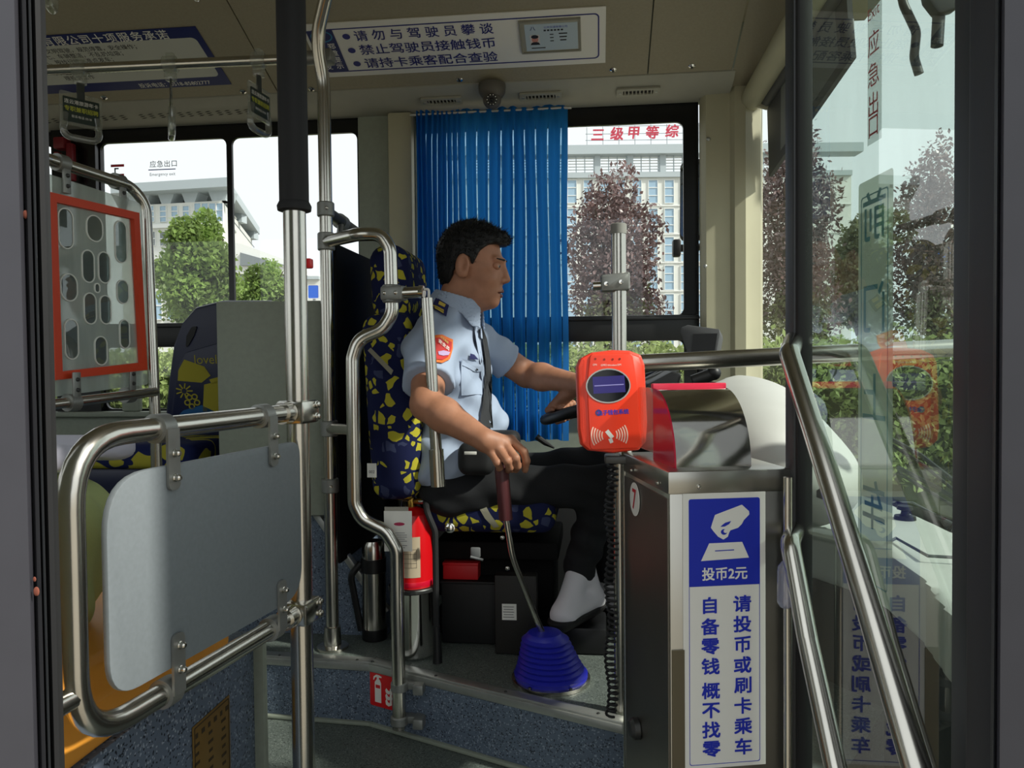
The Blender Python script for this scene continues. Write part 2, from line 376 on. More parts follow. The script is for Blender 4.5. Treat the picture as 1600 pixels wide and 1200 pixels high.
# ================================================================== THE BUS SHELL
FARF = Frame((0, 3.15, 0), (1, 0, 0), (0, 0, 1))          # inner face of the driver's-side wall, normal towards the door (-y)
YF = 3.15
def wbox(g, x0, x1, z0, z1, y0=YF, y1=YF+0.05, bev=0.0):
    return g.box(((x0+x1)/2, (y0+y1)/2, (z0+z1)/2), (x1-x0, abs(y1-y0), z1-z0), bev=bev)
g = G()
wbox(g, -6, 0.62, -0.3, 0.90); wbox(g, -6, 0.62, 2.13, 2.60)
wbox(g, -6, -4.9, 0.9, 2.13); wbox(g, -0.985, -0.74, 0.90, 2.13)
wl = struct('wall_left', g, GREYG)
g = G(); wbox(g, -0.845, -0.745, 0.88, 2.125, YF-0.05, YF-0.001, 0.008)
struct('trim_1', g, CREAM, label='cream pillar casing beside the blue curtain')
g = G(); wbox(g, -6, -0.99, 0.878, 0.90, YF-0.045, YF-0.001, 0.004); wbox(g, -0.74, 0.40, 0.878, 0.90, YF-0.03, YF-0.001, 0.004)
struct('trim_2', g, GREYG, label='ledge under the side windows')
g = G(); wbox(g, -2.36, -2.155, 0.90, 2.13, YF-0.012, YF+0.05)
struct('trim_3', g, FRIT, label='black window pillar behind the red framed screen')
g = G(); wbox(g, -2.05, -1.965, 0.90, 1.10, YF-0.03, YF-0.002, 0.01); struct('trim_4', g, GREYG, label='short grey post on the window ledge')

def window(n, x0, x1, zb, zt, side=FARF, bar=(1.18, 1.28), fl=0.0, fr_=0.0, mull=None):
    """black-bordered glazing: border, horizontal bar, upper and lower panes"""
    ox0, ox1 = x0-fl, x1+fr_
    g = G(); w, h = x1-x0, zt-bar[1]; W_, H_ = ox1-ox0, 2.13-bar[1]
    inn = rrect(w, h, 0.03, 5, (x0+x1)/2, (bar[1]+zt)/2)
    cx, cy = (ox0+ox1)/2, (bar[1]+2.13)/2
    out = rrect(W_, H_, 0.0005, 5, cx, cy)
    g.ring(out, inn, 0.014, side, -0.03)
    inn2 = rrect(w, bar[0]-zb, 0.03, 5, (x0+x1)/2, (zb+bar[0])/2); out2 = rrect(W_, bar[0]-0.9, 0.0005, 5, cx, (0.9+bar[0])/2)
    g.ring(out2, inn2, 0.014, side, -0.03)
    o = struct('window_%d' % n, g, FRIT)
    b = G(); b.box((cx, (bar[0]+bar[1])/2, -0.016), (W_, bar[1]-bar[0]+0.004, 0.034), side, 0.006); b.box((cx, bar[1]-0.012, 0.003), (W_, 0.012, 0.012), side, 0.003)
    obj('glazing_bar', b, BLACK, o)
    p = G(); a = [side.p(*q, -0.024) for q in inn]; p.add(a, [tuple(range(len(a)))]); obj('pane', p, PANE, o, smooth=0)
    p = G(); a = [side.p(*q, -0.024) for q in inn2]; p.add(a, [tuple(range(len(a)))]); obj('pane', p, PANE, o, smooth=0)
    return o
w1 = window(1, -2.15, -1.572, 0.91, 2.07, fl=0.005, fr_=0.011)
w2 = window(2, -1.548, -0.995, 0.91, 2.07, fl=0.013, fr_=0.01)
w3 = window(3, -0.73, 0.352, 0.91, 2.055, fl=0.01, fr_=0.06)
w4 = window(4, -3.72, -2.37, 0.91, 2.07, fl=0.01, fr_=0.01)
w5 = window(5, -4.88, -3.75, 0.91, 2.07, fl=0.02, fr_=0.02)
# print on the emergency window
BROWNP = mat('brown_print', '6b5340', 0.6)
text('应急出口', 0.031, FARF, BLACKP, w1, *FARF.px(251, 254), c=-0.020, bold=0.006, spacing=1.1, name='window_lettering')
text('Emergency exit', 0.019, FARF, BLACKP, w1, *FARF.px(250, 271), c=-0.020, name='window_lettering')
g = G(); a, b = FARF.px(249, 263); g.box((a, b, -0.020), (0.125, 0.004, 0.0006), FARF); obj('printed_line', g, BLUEP, w1)
g = G()
for y in (257, 272): a, b = FARF.px(179, y); g.box((a, b, -0.020), (0.062, 0.011, 0.0006), FARF)
obj('warning_band', g, REDP, w1)
g = G(); a, b = FARF.px(178, 266); g.box((a-0.008, b, -0.020), (0.006, 0.03, 0.0006), FARF); g.box((a, b+0.012, -0.020), (0.018, 0.006, 0.0006), FARF)
obj('warning_figure', g, BLACKP, w1)

# front-left corner pillar
g = G()
prof = [(0.413, 3.149), (0.413, 3.11), (0.43, 3.085), (0.52, 3.08), (0.535, 3.06), (0.575, 3.055), (0.60, 3.08), (0.64, 3.10), (0.66, 3.16), (0.62, 3.2), (0.5, 3.2)]
g.prism(prof, 1.62, Frame((0, 0, 0.55), (1, 0, 0), (0, 1, 0)))
ap = struct('trim_5', g, CREAM, label='cream corner pillar beside the windscreen')
for px, py in ((1107, 217), (1102, 416)):
    g = G(); g.sph(PY(px, py, 3.078), (0.008, 0.005, 0.008)); obj('screw', g, ALU, ap)

# floor and the driver's platform
g = G(); g.box((-2.5, 1.93, -0.06), (7.1, 2.44, 0.12)); struct('floor', g, FLOOR)
E0, E1, E2 = PZ(330, 1019, 0.19), PZ(580, 1035, 0.19), PZ(975, 1130, 0.19)
E3 = E2+(E2-E1)*0.62
edge = [E0, E1, E2, E3]; poly = [(e[0], e[1]) for e in edge]+[(0.88, 2.3), (0.62, 3.14), (E0[0], 3.14)]
g = G(); g.prism(poly, 0.188, Frame((0, 0, 0.001), (1, 0, 0), (0, 1, 0))); pf = struct('floor_platform', g, FLOOR)
g = G(); q = G(); t2 = G()
for a, b in zip(edge[:-1], edge[1:]):
    d = nrm(b-a); n_ = V(d[1], -d[0], 0); L = np.linalg.norm(b-a)
    f_ = Frame(a, d, (0, 0, 1)); k = 1 if f_.n@n_ > 0 else -1
    g.box((L/2, -0.095, 0.004*k), (L, 0.186, 0.006), f_)
    q.box((L/2, 0.001, -0.010*k), (L+0.006, 0.008, 0.036), f_, 0.002); q.box((L/2, -0.012, 0.010*k), (L+0.006, 0.022, 0.007), f_, 0.002)
    t2.box((L/2, -0.183, 0.012*k), (L+0.004, 0.012, 0.016), f_, 0.004)
obj('riser', g, RISER, pf); struct('trim_6', q, ALU, label='aluminium nosing along the platform step'); struct('trim_7', t2, GREYG, label='skirting line at the foot of the step')
for px, py in ((437, 1024), (582, 1034), (558, 1031), (681, 1056), (935, 1115), (790, 1081)):
    c = PZ(px, py, 0.195); g = G(); g.lathe([(0.005, 0), (0.004, 0.002), (0, 0.003)], c, n=10); obj('screw', g, DARKMET, pf)

# wheel arch boxes
fy = 2.47
F1 = Frame((0, fy, 0), (1, 0, 0), (0, 0, 1))
pl = F1.pts([(330, 1008), (330, 797), (492, 800), (566, 905), (604, 955), (604, 1000)]); pl[0] = (pl[0][0], 0.19); pl[-1] = (pl[-1][0], 0.19); pl[0] = (-1.9, 0.19); pl[1] = (-1.9, pl[1][1])
g = G(); g.prism(pl, -0.66, F1); wa = struct('wheel_arch_box', g, RISER, label='speckled blue wheel arch box behind the driver')
g = G()
for a, b in zip(pl[1:4], pl[2:5]):
    A, B = F1.p(*a), F1.p(*b); f_ = Frame(A, B-A, np.cross(V(0, -1, 0), B-A)); L = np.linalg.norm(B-A); g.box((L/2, 0.002, 0.0), (L+0.004, 0.022, 0.03), f_, 0.003)
obj('edge_strip', g, ALU, wa)
xf = PX(390, 1100, -0.715)
F2 = Frame((-0.715, 1.52, 0), (0, 1, 0), (0, 0, 1))         # face towards the door step (+x)
g = G(); g.box((-1.215, 1.135, 0.268), (1.0, 0.78, 0.536), bev=0.002); wn = struct('wheel_arch_box', g, RISER, label='speckled blue wheel arch box inside the door')
g = G(); g.box((-0.707, 1.525, 0.268), (0.026, 0.02, 0.541), bev=0.003); obj('corner_strip', g, GREYG, wn)

# ceiling: sloped panels, centre strip, cove
ce = G(); ce.box((-2.55, 1.93, 2.585), (7.1, 2.5, 0.05)); ceil = struct('ceiling', ce, BEIGE)
SEAM = (2.95, 2.172); SL = 0.40
def slope_panel(x0, x1, far=True, name='ceiling_panel'):
    g = G(); y0, z0 = SEAM; y1 = 2.16; z1 = z0+(y0-y1)*SL
    A = [(y0, z0), (y1, z1), (y1, z1+0.015), (y0, z0+0.015)]
    if not far: A = [(3.87-y, z) for y, z in A]
    vs = [(x, y, z) for x in (x0, x1) for y, z in A]
    fs = [(0, 1, 2, 3), (7, 6, 5, 4)]+[(i, i+4, (i+1) % 4+4, (i+1) % 4) for i in range(4)]
    if not far: fs = [tuple(reversed(q)) for q in fs]
    g.add(vs, fs); return obj(name, g, BEIGE, ceil, smooth=0)
XS = [-6, -4.0, -2.62, -1.245, 0.198, 0.508]
for a, b in zip(XS[:-1], XS[1:]): slope_panel(a+0.0025, b-0.0025); slope_panel(a+0.0025, b-0.0025, False)
zc = SEAM[1]+(SEAM[0]-2.16)*SL
g = G(); g.box((-2.75, 1.935, zc+0.006), (6.5, 0.46, 0.012)); obj('centre_panel', g, BEIGE, ceil)
g = G()
for s_ in (0, 1):
    pr = [(3.16, 2.128), (3.10, 2.128), (3.04, 2.135), (2.985, 2.15), (2.953, 2.168), (2.953, 2.18), (3.16, 2.18)]
    if s_: pr = [(3.87-y, z) for y, z in pr][::-1]
    n = len(pr); vs = [(x, y, z) for x in (-6, 0.52) for y, z in pr]
    g.add(vs, [tuple(range(n))[::-1], tuple(n+i for i in range(n))]+[(i, (i+1) % n, (i+1) % n+n, i+n) for i in range(n)])
obj('cove', g, COVE, ceil, smooth=25)
# front dome between the last panel and the windscreen header
g = G(); ys = np.linspace(0.74, 3.14, 25); rows = []
for u in np.linspace(0, 1, 7):
    row = []
    for y in ys:
        yy = abs(y-1.935); z0 = min(zc, SEAM[1]+max(0, (1.015-yy))*SL) if yy < 1.015 else 2.15
        x = 0.512+0.10*u; z = z0*(1-u**1.6)+u**1.6*2.145; row.append((x, y, z))
    rows.append(row)
vs = [p for r in rows for p in r]; m_ = len(ys)
g.add(vs, [(i*m_+j, i*m_+j+1, (i+1)*m_+j+1, (i+1)*m_+j) for i in range(6) for j in range(m_-1)])
struct('ceiling_front', g, BEIGE)
g = G(); g.tube([(0.60, 0.76, 2.10), (0.615, 1.9, 2.125), (0.60, 3.12, 2.10)], 0.042, 12)
struct('trim_8', g, CREAM, label='cream header beam above the windscreen')
g = G(); g.box((0.78, 1.95, 2.53), (0.56, 2.5, 0.20)); struct('roof_front', g, BEIGE, label='roof over the windscreen')

# windscreen
WS = [(0.63, 3.17), (0.76, 3.07), (0.90, 2.80), (0.985, 2.40), (1.01, 1.95), (0.985, 1.5), (0.90, 1.1), (0.76, 0.83), (0.63, 0.73)]
def curve_pts(P, n=6):
    out = []
    for i in range(len(P)-1):
        p0, p1, p2, p3 = [np.array(P[max(0, min(len(P)-1, i+k))], float) for k in (-1, 0, 1, 2)]
        for k in range(n):
            t = k/n; out.append(0.5*((2*p1)+(-p0+p2)*t+(2*p0-5*p1+4*p2-p3)*t*t+(-p0+3*p1-3*p2+p3)*t**3))
    out.append(np.array(P[-1], float)); return out
WC = curve_pts(WS)
def shell(z0, z1, t=0.0, lean=0.0):
    g = G(); n = len(WC); vs = []
    for q, z in [(q, z) for z in (z0, z1) for q in WC]: vs.append((q[0]+t-lean*(z-0.6), q[1], z))
    g.add(vs, [(i, i+1, n+i+1, n+i) for i in range(n-1)]); return g
g = shell(0.60, 2.42, lean=0.03); ws = struct('window_6', g, SHIELD, label='curved windscreen of the bus')
g = shell(2.37, 2.46, -0.006, 0.03); g2 = shell(0.52, 0.64, -0.006, 0.03); g.add(g2.v, g2.f); obj('border', g, FRIT, ws)
g = shell(-0.3, 0.60, 0.02); struct('wall_front', g, GREYG)
g = G()
g.prism([(0.58, 0.70), (0.72, 0.70), (0.86, 0.95), (0.86, 1.06), (0.66, 1.06), (0.58, 0.84)], 2.45, Frame((0, 0, -0.3), (1, 0, 0), (0, 1, 0)))  # corner post, its unseen bulk widened to shade the door barrier's panel
struct('trim_9', g, BLACK, label='front right corner post, widened out of view to keep sun off the grey panel')

# door-side wall and rear wall (behind and left of the doorway)
g = G()
for x0, x1, z0, z1 in ((-6, -0.56, -0.3, 0.98), (-6, -0.56, 2.1, 2.6), (-6, -5.7, 0.98, 2.1), (-4.35, -4.2, 0.98, 2.1), (-2.75, -2.6, 0.98, 2.1), (-0.95, -0.56, 0.98, 2.1), (-0.56, 0.7, 2.2, 2.6), (0.46, 0.62, -0.3, 2.2)):
    g.box(((x0+x1)/2, 0.695, (z0+z1)/2), (x1-x0, 0.05, z1-z0))
struct('wall_right', g, GREYG)
for k, (x0, x1) in enumerate(((-5.7, -4.35), (-4.2, -2.75), (-2.6, -0.95))):
    f_ = Frame((0, 0.70, 0), (1, 0, 0), (0, 0, 1)); g = G(); g.ring(rrect(x1-x0, 1.12, 0.001, 5, (x0+x1)/2, 1.54), rrect(x1-x0-0.08, 1.04, 0.03, 5, (x0+x1)/2, 1.54), 0.02, f_)
    o = struct('window_%d' % (7+k), g, FRIT); p = G(); a = [f_.p(*q, 0.01) for q in rrect(x1-x0-0.08, 1.04, 0.03, 5, (x0+x1)/2, 1.54)]; p.add(a, [tuple(range(len(a)))]); obj('pane', p, PANE, o, smooth=0)
g = G()
for y0, y1, z0, z1 in ((0.7, 3.17, -0.3, 1.3), (0.7, 3.17, 2.0, 2.6), (0.7, 0.95, 1.3, 2.0), (2.9, 3.17, 1.3, 2.0)): g.box((-6.02, (y0+y1)/2, (z0+z1)/2), (0.05, y1-y0, z1-z0))
struct('wall_rear', g, GREYG)

# ---- ceiling boards, vents, camera
F3 = Frame((0, SEAM[0], SEAM[1]), (1, 0, 0), (0, -1, SL))
t = thing('notice_board', 'white notice board with three lines of navy Chinese text above the curtain', 'notice board', F3.w(720, 105))
P4 = F3.pts([(461, 36), (945, 2), (946, 95), (507, 121)]); y0 = P4[3][1]*0.5+P4[2][1]*0.5; x0 = P4[3][0]; x1 = P4[2][0]; y1 = y0+0.258
bw, bh = x1-x0, y1-y0; BC = F3.at((x0+x1)/2, (y0+y1)/2)
sg = 1 if F3.n[2] < 0 else -1
if sg < 0: BC.n = -BC.n
g = G(); g.box((0, 0, 0.003), (bw, bh, 0.005), BC, 0.001); obj('board', g, WHITE, t)
o_, i_ = rrect(bw-0.045, bh-0.05, 0.018), rrect(bw-0.055, bh-0.06, 0.014)
g = G(); g.ring(o_, i_, 0.0006, BC, 0.0056); obj('border_line', g, NAVYP, t)
bx = lambda x, y: tuple(np.array(F3.px(x, y))-np.array([(x0+x1)/2, (y0+y1)/2]))
DBLUE = mat('deep_blue_print', '1f2a63', 0.5); TEAL = mat('teal_print', '2c7fa8', 0.5)
g = G(); g.prism([(-bw/2+0.012, bh/2-0.028), (-bw/2+0.108, bh/2-0.028), (-bw/2+0.108, -bh/2+0.028), (-bw/2+0.012, -bh/2+0.028)], 0.0004, BC, 0.0064); obj('blue_block', g, DBLUE, t)
cx = -bw/2+0.060
g = G(); g.ring(ellipse(cx, 0.072, 0.040, 0.027), ellipse(cx, 0.072, 0.035, 0.022), 0.0003, BC, 0.0070); g.prism([(cx-0.03, 0.065), (cx+0.005, 0.093), (cx+0.012, 0.07)], 0.0003, BC, 0.0070); obj('emblem', g, TEAL, t)
for k, ch in enumerate(('郑', '重', '提', '示')): text(ch, 0.030, BC, WHITE, t, cx+0.022, 0.026-k*0.033, c=0.0072, bold=0.01)
for k, ch in enumerate(('以', '郑', '重', '发')): text(ch, 0.030, BC, WHITE, t, cx-0.022, 0.026-k*0.033, c=0.0072, bold=0.01)
lines = ('请 勿 与 驾 驶 员 攀 谈', '禁止驾驶员接触钱币', '请持卡乘客配合查验')
for k, ln in enumerate(lines):
    yk = 0.066-k*0.066
    g = G(); g.prism(ellipse(-bw/2+0.150, yk, 0.014, 0.013, 20), 0.0003, BC, 0.0066); obj('bullet', g, NAVYP, t)
    lt = text(ln, 0.052, BC, NAVYP, t, -bw/2+0.180, yk, c=0.0068, bold=0.012, align='LEFT', sx=1.0)
    vx = [q.co.x for q in lt.data.vertices]; wdt = max(vx)-min(vx); k_ = 0.50/wdt; m0 = min(vx)
    for q in lt.data.vertices: q.co.x = m0+(q.co.x-m0)*k_
# driver card in its holder
cc = bx(860, 53); card = BC.at(cc[0], cc[1])
if sg < 0: card.n = -card.n
h = thing('card_holder', 'clear card holder with portrait card on the white notice board', 'card holder', card.o)
CARDB = mat('pale_blue_card', 'b9c9d2', 0.4)
g = G(); g.box((0, 0, 0.008), (0.215, 0.150, 0.004), card, 0.001); obj('backing', g, mat('holder_grey', 'a7a596', 0.4), h)
g = G(); g.box((0.004, -0.003, 0.0108), (0.185, 0.122, 0.0015), card); cd_ = obj('card', g, CARDB, h)
g = G(); g.box((-0.055, -0.012, 0.0118), (0.034, 0.044, 0.0008), card); obj('portrait_ground', g, mat('pale_portrait', 'd8d2d0', 0.5), cd_)
SKINP = mat('portrait_skin', 'c98a7c', 0.5)
g = G(); g.prism(ellipse(-0.055, -0.010, 0.0115, 0.015, 20), 0.0003, card, 0.0125); obj('portrait_face', g, SKINP, cd_)
g = G(); g.prism(ellipse(-0.055, 0.003, 0.013, 0.008, 20), 0.0003, card, 0.0129); g.prism([(-0.072, -0.034), (-0.038, -0.034), (-0.042, -0.024), (-0.05, -0.021), (-0.06, -0.021), (-0.068, -0.024)], 0.0003, card, 0.0127); obj('portrait_hair', g, BLACKP, cd_)
text('八', 0.02, card, NAVYP, cd_, -0.06, 0.040, c=0.0120, bold=0.02)
text('公共交通有限公司', 0.0105, card, BLUEP, cd_, 0.02, 0.043, c=0.0120)
g = G()
for k in range(3):
    g.box((0.005, 0.010-k*0.015, 0.0120), (0.013, 0.004, 0.0003), card); g.box((0.045, 0.012-k*0.015, 0.0120), (0.030-0.004*k, 0.005, 0.0003), card)
for k in range(6): g.box((-0.018+k*0.012, 0.029, 0.0120), (0.008, 0.007, 0.0003), card)
g.box((-0.045, -0.050, 0.0120), (0.05, 0.004, 0.0003), card)
obj('small_print', g, BLACKP, cd_)['kind'] = 'stuff'
g = G(); g.ring(rrect(0.215, 0.150, 0.003, 3), rrect(0.203, 0.138, 0.003, 3), 0.004, card, 0.0100); obj('rim', g, mat('holder_rim', '8e8c7c', 0.4), h)

# left ceiling notice (seen mirrored out past the door pillar)
n2 = thing('service_notice', 'large blue and white service pledge notice on the ceiling behind the hand straps', 'notice board', F3.w(250, 130))
PA = F3.pts([(362, 131)])[0]; PB = F3.pts([(312, 40)])[0]
lx1 = PA[0]; lx0 = lx1-1.45; ly0 = PA[1]; lyh = 0.29; NC = F3.at((lx0+lx1)/2, ly0+lyh/2)
if sg < 0: NC.n = -NC.n
g = G(); g.box((0, 0, 0.002), (1.45, lyh, 0.003), NC, 0.001); obj('board', g, DBLUE, n2)
PALE = mat('pale_notice', 'c2c4ba', 0.5)
g = G(); g.prism(rrect(1.40, lyh-0.095, 0.02, 5, 0, 0.0), 0.0005, NC, 0.0036); obj('white_field', g, PALE, n2)
text('云港公共交通有限公司十项服务承诺', 0.046, NC, WHITE, n2, 0.215, lyh/2-0.026, c=0.0042, bold=0.012, spacing=1.15)
for k, ln in enumerate(('六、文明驾驶，规范停靠，安全操作；', '七、车辆整洁，不乱扔垃圾；', '八、按线行驶，准点发车；', '九、关心老弱病残，礼让行人；', '十、遇有失物，及时交还；做好稽查、调度、处', '理投诉工作')):
    text(ln, 0.025, NC, BLACKP, n2, 0.05+0.03*(k % 2), 0.072-k*0.0275, c=0.0044, align='LEFT', bold=0.004)
text('投诉电话：0518-85802777', 0.026, NC, WHITE, n2, 0.50, -lyh/2+0.020, c=0.0042, bold=0.006)

# ceiling screws
SCR = CHROME
sc0 = None
for k, (px, py, lab) in enumerate(((163, 152, 'beside the left hand strap'), (380, 143, 'left of the black padded pole'), (487, 139, 'at the grab rail bend'), (718, 124, 'under the notice board middle'), (958, 109, 'right of the notice board'), (1081, 103, 'nearest the windscreen'))):
    c = F3.w(px, py); nn = BC.n
    s_ = thing('ceiling_fastener', 'small chrome ceiling fastener '+lab, 'fastener', c, 'ceiling fasteners')
    g = G(); g.lathe([(0.013, 0), (0.013, 0.003), (0.009, 0.006), (0.0, 0.007)], c, nn, 16); obj('cap', g, CHROME, s_)
    g = G(); g.lathe([(0.005, 0.0065), (0.004, 0.010), (0.0, 0.0105)], c, nn, 10); obj('screw', g, DARKMET, s_)

# air vents on the cove
for k, (px, py, lab) in enumerate(((690, 157, 'left of the dome camera'), (845, 150, 'right of the dome camera'), (997, 142, 'above the driver window'))):
    c = PY(px, py, 3.025); c[2] = 2.137
    f_ = Frame(c, (1, 0, 0), nrm((0, -1, 0.25)))
    if f_.n[2] > 0: f_.n = -f_.n
    v_ = thing('air_vent', 'small grey slatted air vent '+lab, 'vent', c, 'cove air vents')
    g = G(); g.ring(rrect(0.165, 0.05, 0.005, 3), rrect(0.115, 0.026, 0.003, 3), 0.008, f_, 0); obj('frame', g, COVE, v_)
    g = G(); g.box((0, 0, 0.0005), (0.118, 0.03, 0.001), f_); obj('dark_backing', g, BLACK, v_)
    for j in range(8):
        g = G(); g.box((-0.05+j*0.0143, 0, 0.004), (0.0045, 0.026, 0.006), f_); obj('slat', g, COVE, v_)
    for s_ in (-1, 1): g = G(); g.lathe([(0.006, 0.007), (0.005, 0.010), (0, 0.0105)], f_.p(s_*0.069, 0), f_.n, 10); obj('screw', g, ALU, v_)
# louvre slots left of the poles
lv = thing('slotted_grille', 'row of short slanted slots in the cove above the left window', 'vent', PY(250, 182, 3.03))
gl = None
for k in range(22):
    px = 72+k*15.0+(0 if k % 2 else 1); py = 186-(px-72)*0.045
    if 195 < px < 255 and k % 9 == 0: continue
    c = PY(px, py, 3.03); c[2] = 2.1335; f_ = Frame(c, (1, 0, 0), nrm((0, -1, 0.18)))
    if f_.n[2] > 0: f_.n = -f_.n
    g = G()
    for j in range(3): g.prism([(-0.014, -0.018+j*0.014), (0.0, -0.018+j*0.014), (0.012, -0.012+j*0.014), (-0.002, -0.012+j*0.014)], 0.001, f_, 0.001)
    obj('slot', g, BLACK, lv)

# dome camera
c = PY(769, 148, 2.96); c[2] = 2.155
dc = thing('dome_camera', 'grey dome security camera above the blue curtain', 'camera', c)
DGREY = mat('warm_dark_grey', '5a564f', 0.5)
g = G(); g.lathe([(0.052, 0.012), (0.053, 0.0), (0.050, -0.022), (0.040, -0.038), (0.03, -0.045)], c, n=28); obj('housing', g, DGREY, dc)
bc = c+V(0.0, -0.005, -0.048); g = G(); g.sph(bc, 0.036, 20, 14); b_ = obj('ball', g, DGREY, dc)
ld = nrm(V(0.1, -1, -0.35)); g = G(); g.lathe([(0.022, 0.026), (0.022, 0.034), (0.014, 0.036), (0, 0.036)], bc, ld, 20); obj('lens', g, BLACK, b_)
fr_ = Frame(bc, (1, 0.1, 0), (0, 0, 1))
for k in range(10):
    a = 2*PI*k/10; u = nrm(np.cross(ld, V(0, 0, 1))); w_ = np.cross(u, ld); g = G(); g.sph(bc+ld*0.0345+0.0175*(u*math.cos(a)+w_*math.sin(a)), 0.0025, 8, 6); obj('infrared_lamp', g, WHITE, b_)
g = G(); a = bc+ld*0.036; g.sph(a, 0.008, 10, 8); obj('lens_glass', g, BLACK, b_)
# ================================================================== RAILS AND SCREENS
def clamp(name, c, ax, r, L, mat_, parent, label=None):
    """pipe collar around axis ax"""
    ax = nrm(ax); g = G(); g.lathe([(r*0.9, -L/2), (r, -L/2+0.003), (r, L/2-0.003), (r*0.9, L/2)], c, ax, 20); return obj(name, g, mat_, parent, label=label)
def bolt(c, ax, parent, r=0.006, h=0.008, m=STEEL):
    g = G(); g.lathe([(r*1.3, 0), (r*1.3, 0.002), (r, 0.003), (r, h*0.8), (r*0.6, h), (0, h)], c, ax, 12); return obj('bolt', g, m, parent)

# ---- barrier beside the door
pb = V(-0.548, 1.362, 0)
t = thing('door_barrier', 'stainless barrier with tall padded post and grey panel inside the door', 'barrier', pb)
g = G(); g.tube([(pb[0], pb[1], 0.0), (pb[0], pb[1], 2.345)], 0.0205, 24); obj('post', g, STEEL, t)
zs = PX(462, 327, pb[0])[2]; g = G(); g.lathe([(0.0265, zs+0.008), (0.0265, 2.33)], (pb[0], pb[1], 0), n=24); sl_ = obj('padded_sleeve', g, RUBBER, t, label='black padded sleeve')
g = G(); g.lathe([(0.024, zs-0.006), (0.030, zs-0.004), (0.031, zs+0.004), (0.027, zs+0.012)], (pb[0], pb[1], 0), n=24); obj('sleeve_ring', g, RUBBER, sl_)
g = G(); g.lathe([(0.05, 0), (0.05, 0.01), (0.03, 0.02), (0.023, 0.05)], (pb[0], pb[1], 0), n=24); obj('base_flange', g, STEEL, t)
LA, LB = V(-0.618, 0.885, 0), V(pb[0], pb[1], 0)
BF = Frame((LA[0], LA[1], 0), LB-LA, (0, 0, 1))               # plane of the barrier loop
if BF.n[0] < 0: BF.n = -BF.n
LL = np.linalg.norm(LB-LA)
ztop, zbot = W(470, 643, 1.42)[2], W(470, 955, 1.42)[2]
a0 = BF.px(113, 900)[0]
lp = fillet([BF.p(LL, ztop), BF.p(a0, ztop), BF.p(a0, zbot), BF.p(LL, zbot)], 0.085, 8)
g = G(); g.tube(lp, 0.0158, 20); obj('loop_pipe', g, STEEL, t)
g = G(); g.tube([BF.p(a0, zbot+0.06), BF.p(a0-0.02, zbot+0.058)-V(0.015, 0.10, 0)], 0.0135, 14); obj('stub_pipe', g, STEEL, t)
for z in (ztop, zbot):
    f_ = BF.at(LL, z); g = G(); g.box((0.0, 0, 0), (0.062, 0.042, 0.056), f_, 0.006); cl = obj('pipe_clamp', g, STEEL, t)
    for s_ in (-0.010, 0.012): bolt(f_.p(0.02, s_, 0.026), f_.n, cl)
    for q in (-0.045,): g = G(); g.lathe([(0.0195, -0.012), (0.0195, 0.012)], f_.p(q, 0, 0), f_.u, 20); obj('collar', g, STEEL, cl)
# hanging panel
pc = BF.pts([(146, 742), (455, 690), (455, 950), (158, 1115)])
off = 0.012
xs0, xs1 = pc[0][0], pc[1][0]; zt0 = BF.px(300, 717)[1]; zb0 = BF.px(195, 1074)[1]
pol = rpoly([(xs0, zt0), (xs1, zt0), (xs1, zb0), (xs0, zb0)], [0.075, 0.03, 0.06, 0.05], 8)
g = G(); g.prism(pol, 0.010, BF, off-0.004, bev=0.002); obj('panel', g, GREYPANEL, t, label='grey laminate panel')
for px, z, s_ in ((250, ztop, -1), (410, ztop, -1), (260, zbot, 1), (425, zbot, 1)):
    a = BF.px(px, 690 if s_ < 0 else 1090)[0]
    if s_ > 0: a = BF.px(px, 1075 if px < 300 else 978)[0]
    f_ = BF.at(a, z); g = G()
    g.lathe([(0.0175, -0.013), (0.0205, -0.012), (0.0205, 0.012), (0.0175, 0.013)], f_.o, f_.u, 20)
    br = obj('bracket', g, CAST, t)
    g = G(); h_ = 0.085; g.prism(rpoly([(-0.012, 0), (0.012, 0), (0.012, s_*h_), (-0.012, s_*h_)], [0, 0, 0.011, 0.011]), 0.004, f_, off+0.007); obj('tab', g, CAST, br)
    for q in (0.034, 0.068): bolt(f_.p(0, s_*q, off+0.011), BF.n, br, 0.0045, 0.010)
# red call button seen past the post
g = G(); c = V(pb[0]-0.0, pb[1]+0.022, W(462, 411, 1.42)[2]); g.box(c, (0.048, 0.016, 0.018), bev=0.003); obj('stop_button', g, RED, t, label='red stop button')

# ---- red framed clear screen on the rear rail
A1, A2 = W(70, 246, 1.80), W(206, 292, 2.10)
zt_ = (A1[2]+A2[2])/2
C_ = W(240, 640, 2.10); top2 = V(A2[0]+0.02, A2[1]+0.03, zt_)
t = thing('rear_screen', 'clear screen with orange frame hanging on a bent steel rail', 'screen', V(C_[0], C_[1], 0.0))
g = G(); P0 = W(40, 236, 1.73)
g.tube(fillet([P0, W(75, 249, 1.80), W(205, 291, 2.08), W(228, 320, 2.11), W(243, 660, 2.11), V(W(243, 660, 2.11)[0], W(243, 660, 2.11)[1], 0.0)], 0.07, 8), 0.0145, 16); obj('rail', g, STEEL, t)
g = G(); g.tube([W(40, 637, 1.72), W(243, 612, 2.10)], 0.0125, 14); obj('lower_rail', g, STEEL, t)
SO = W(78, 297, 1.80); SU = W(212, 333, 2.06)-SO
RF = Frame(SO, SU*V(1, 1, 0), (0, 0, 1))
cor = RF.pts([(72, 300), (213, 333), (226, 578), (82, 594)])
g = G(); g.prism(rpoly(RF.pts([(66, 268), (222, 318), (236, 600), (70, 622)]), 0.02), 0.004, RF, -0.006); sh = obj('clear_sheet', g, SHEET, t, label='clear acrylic sheet')
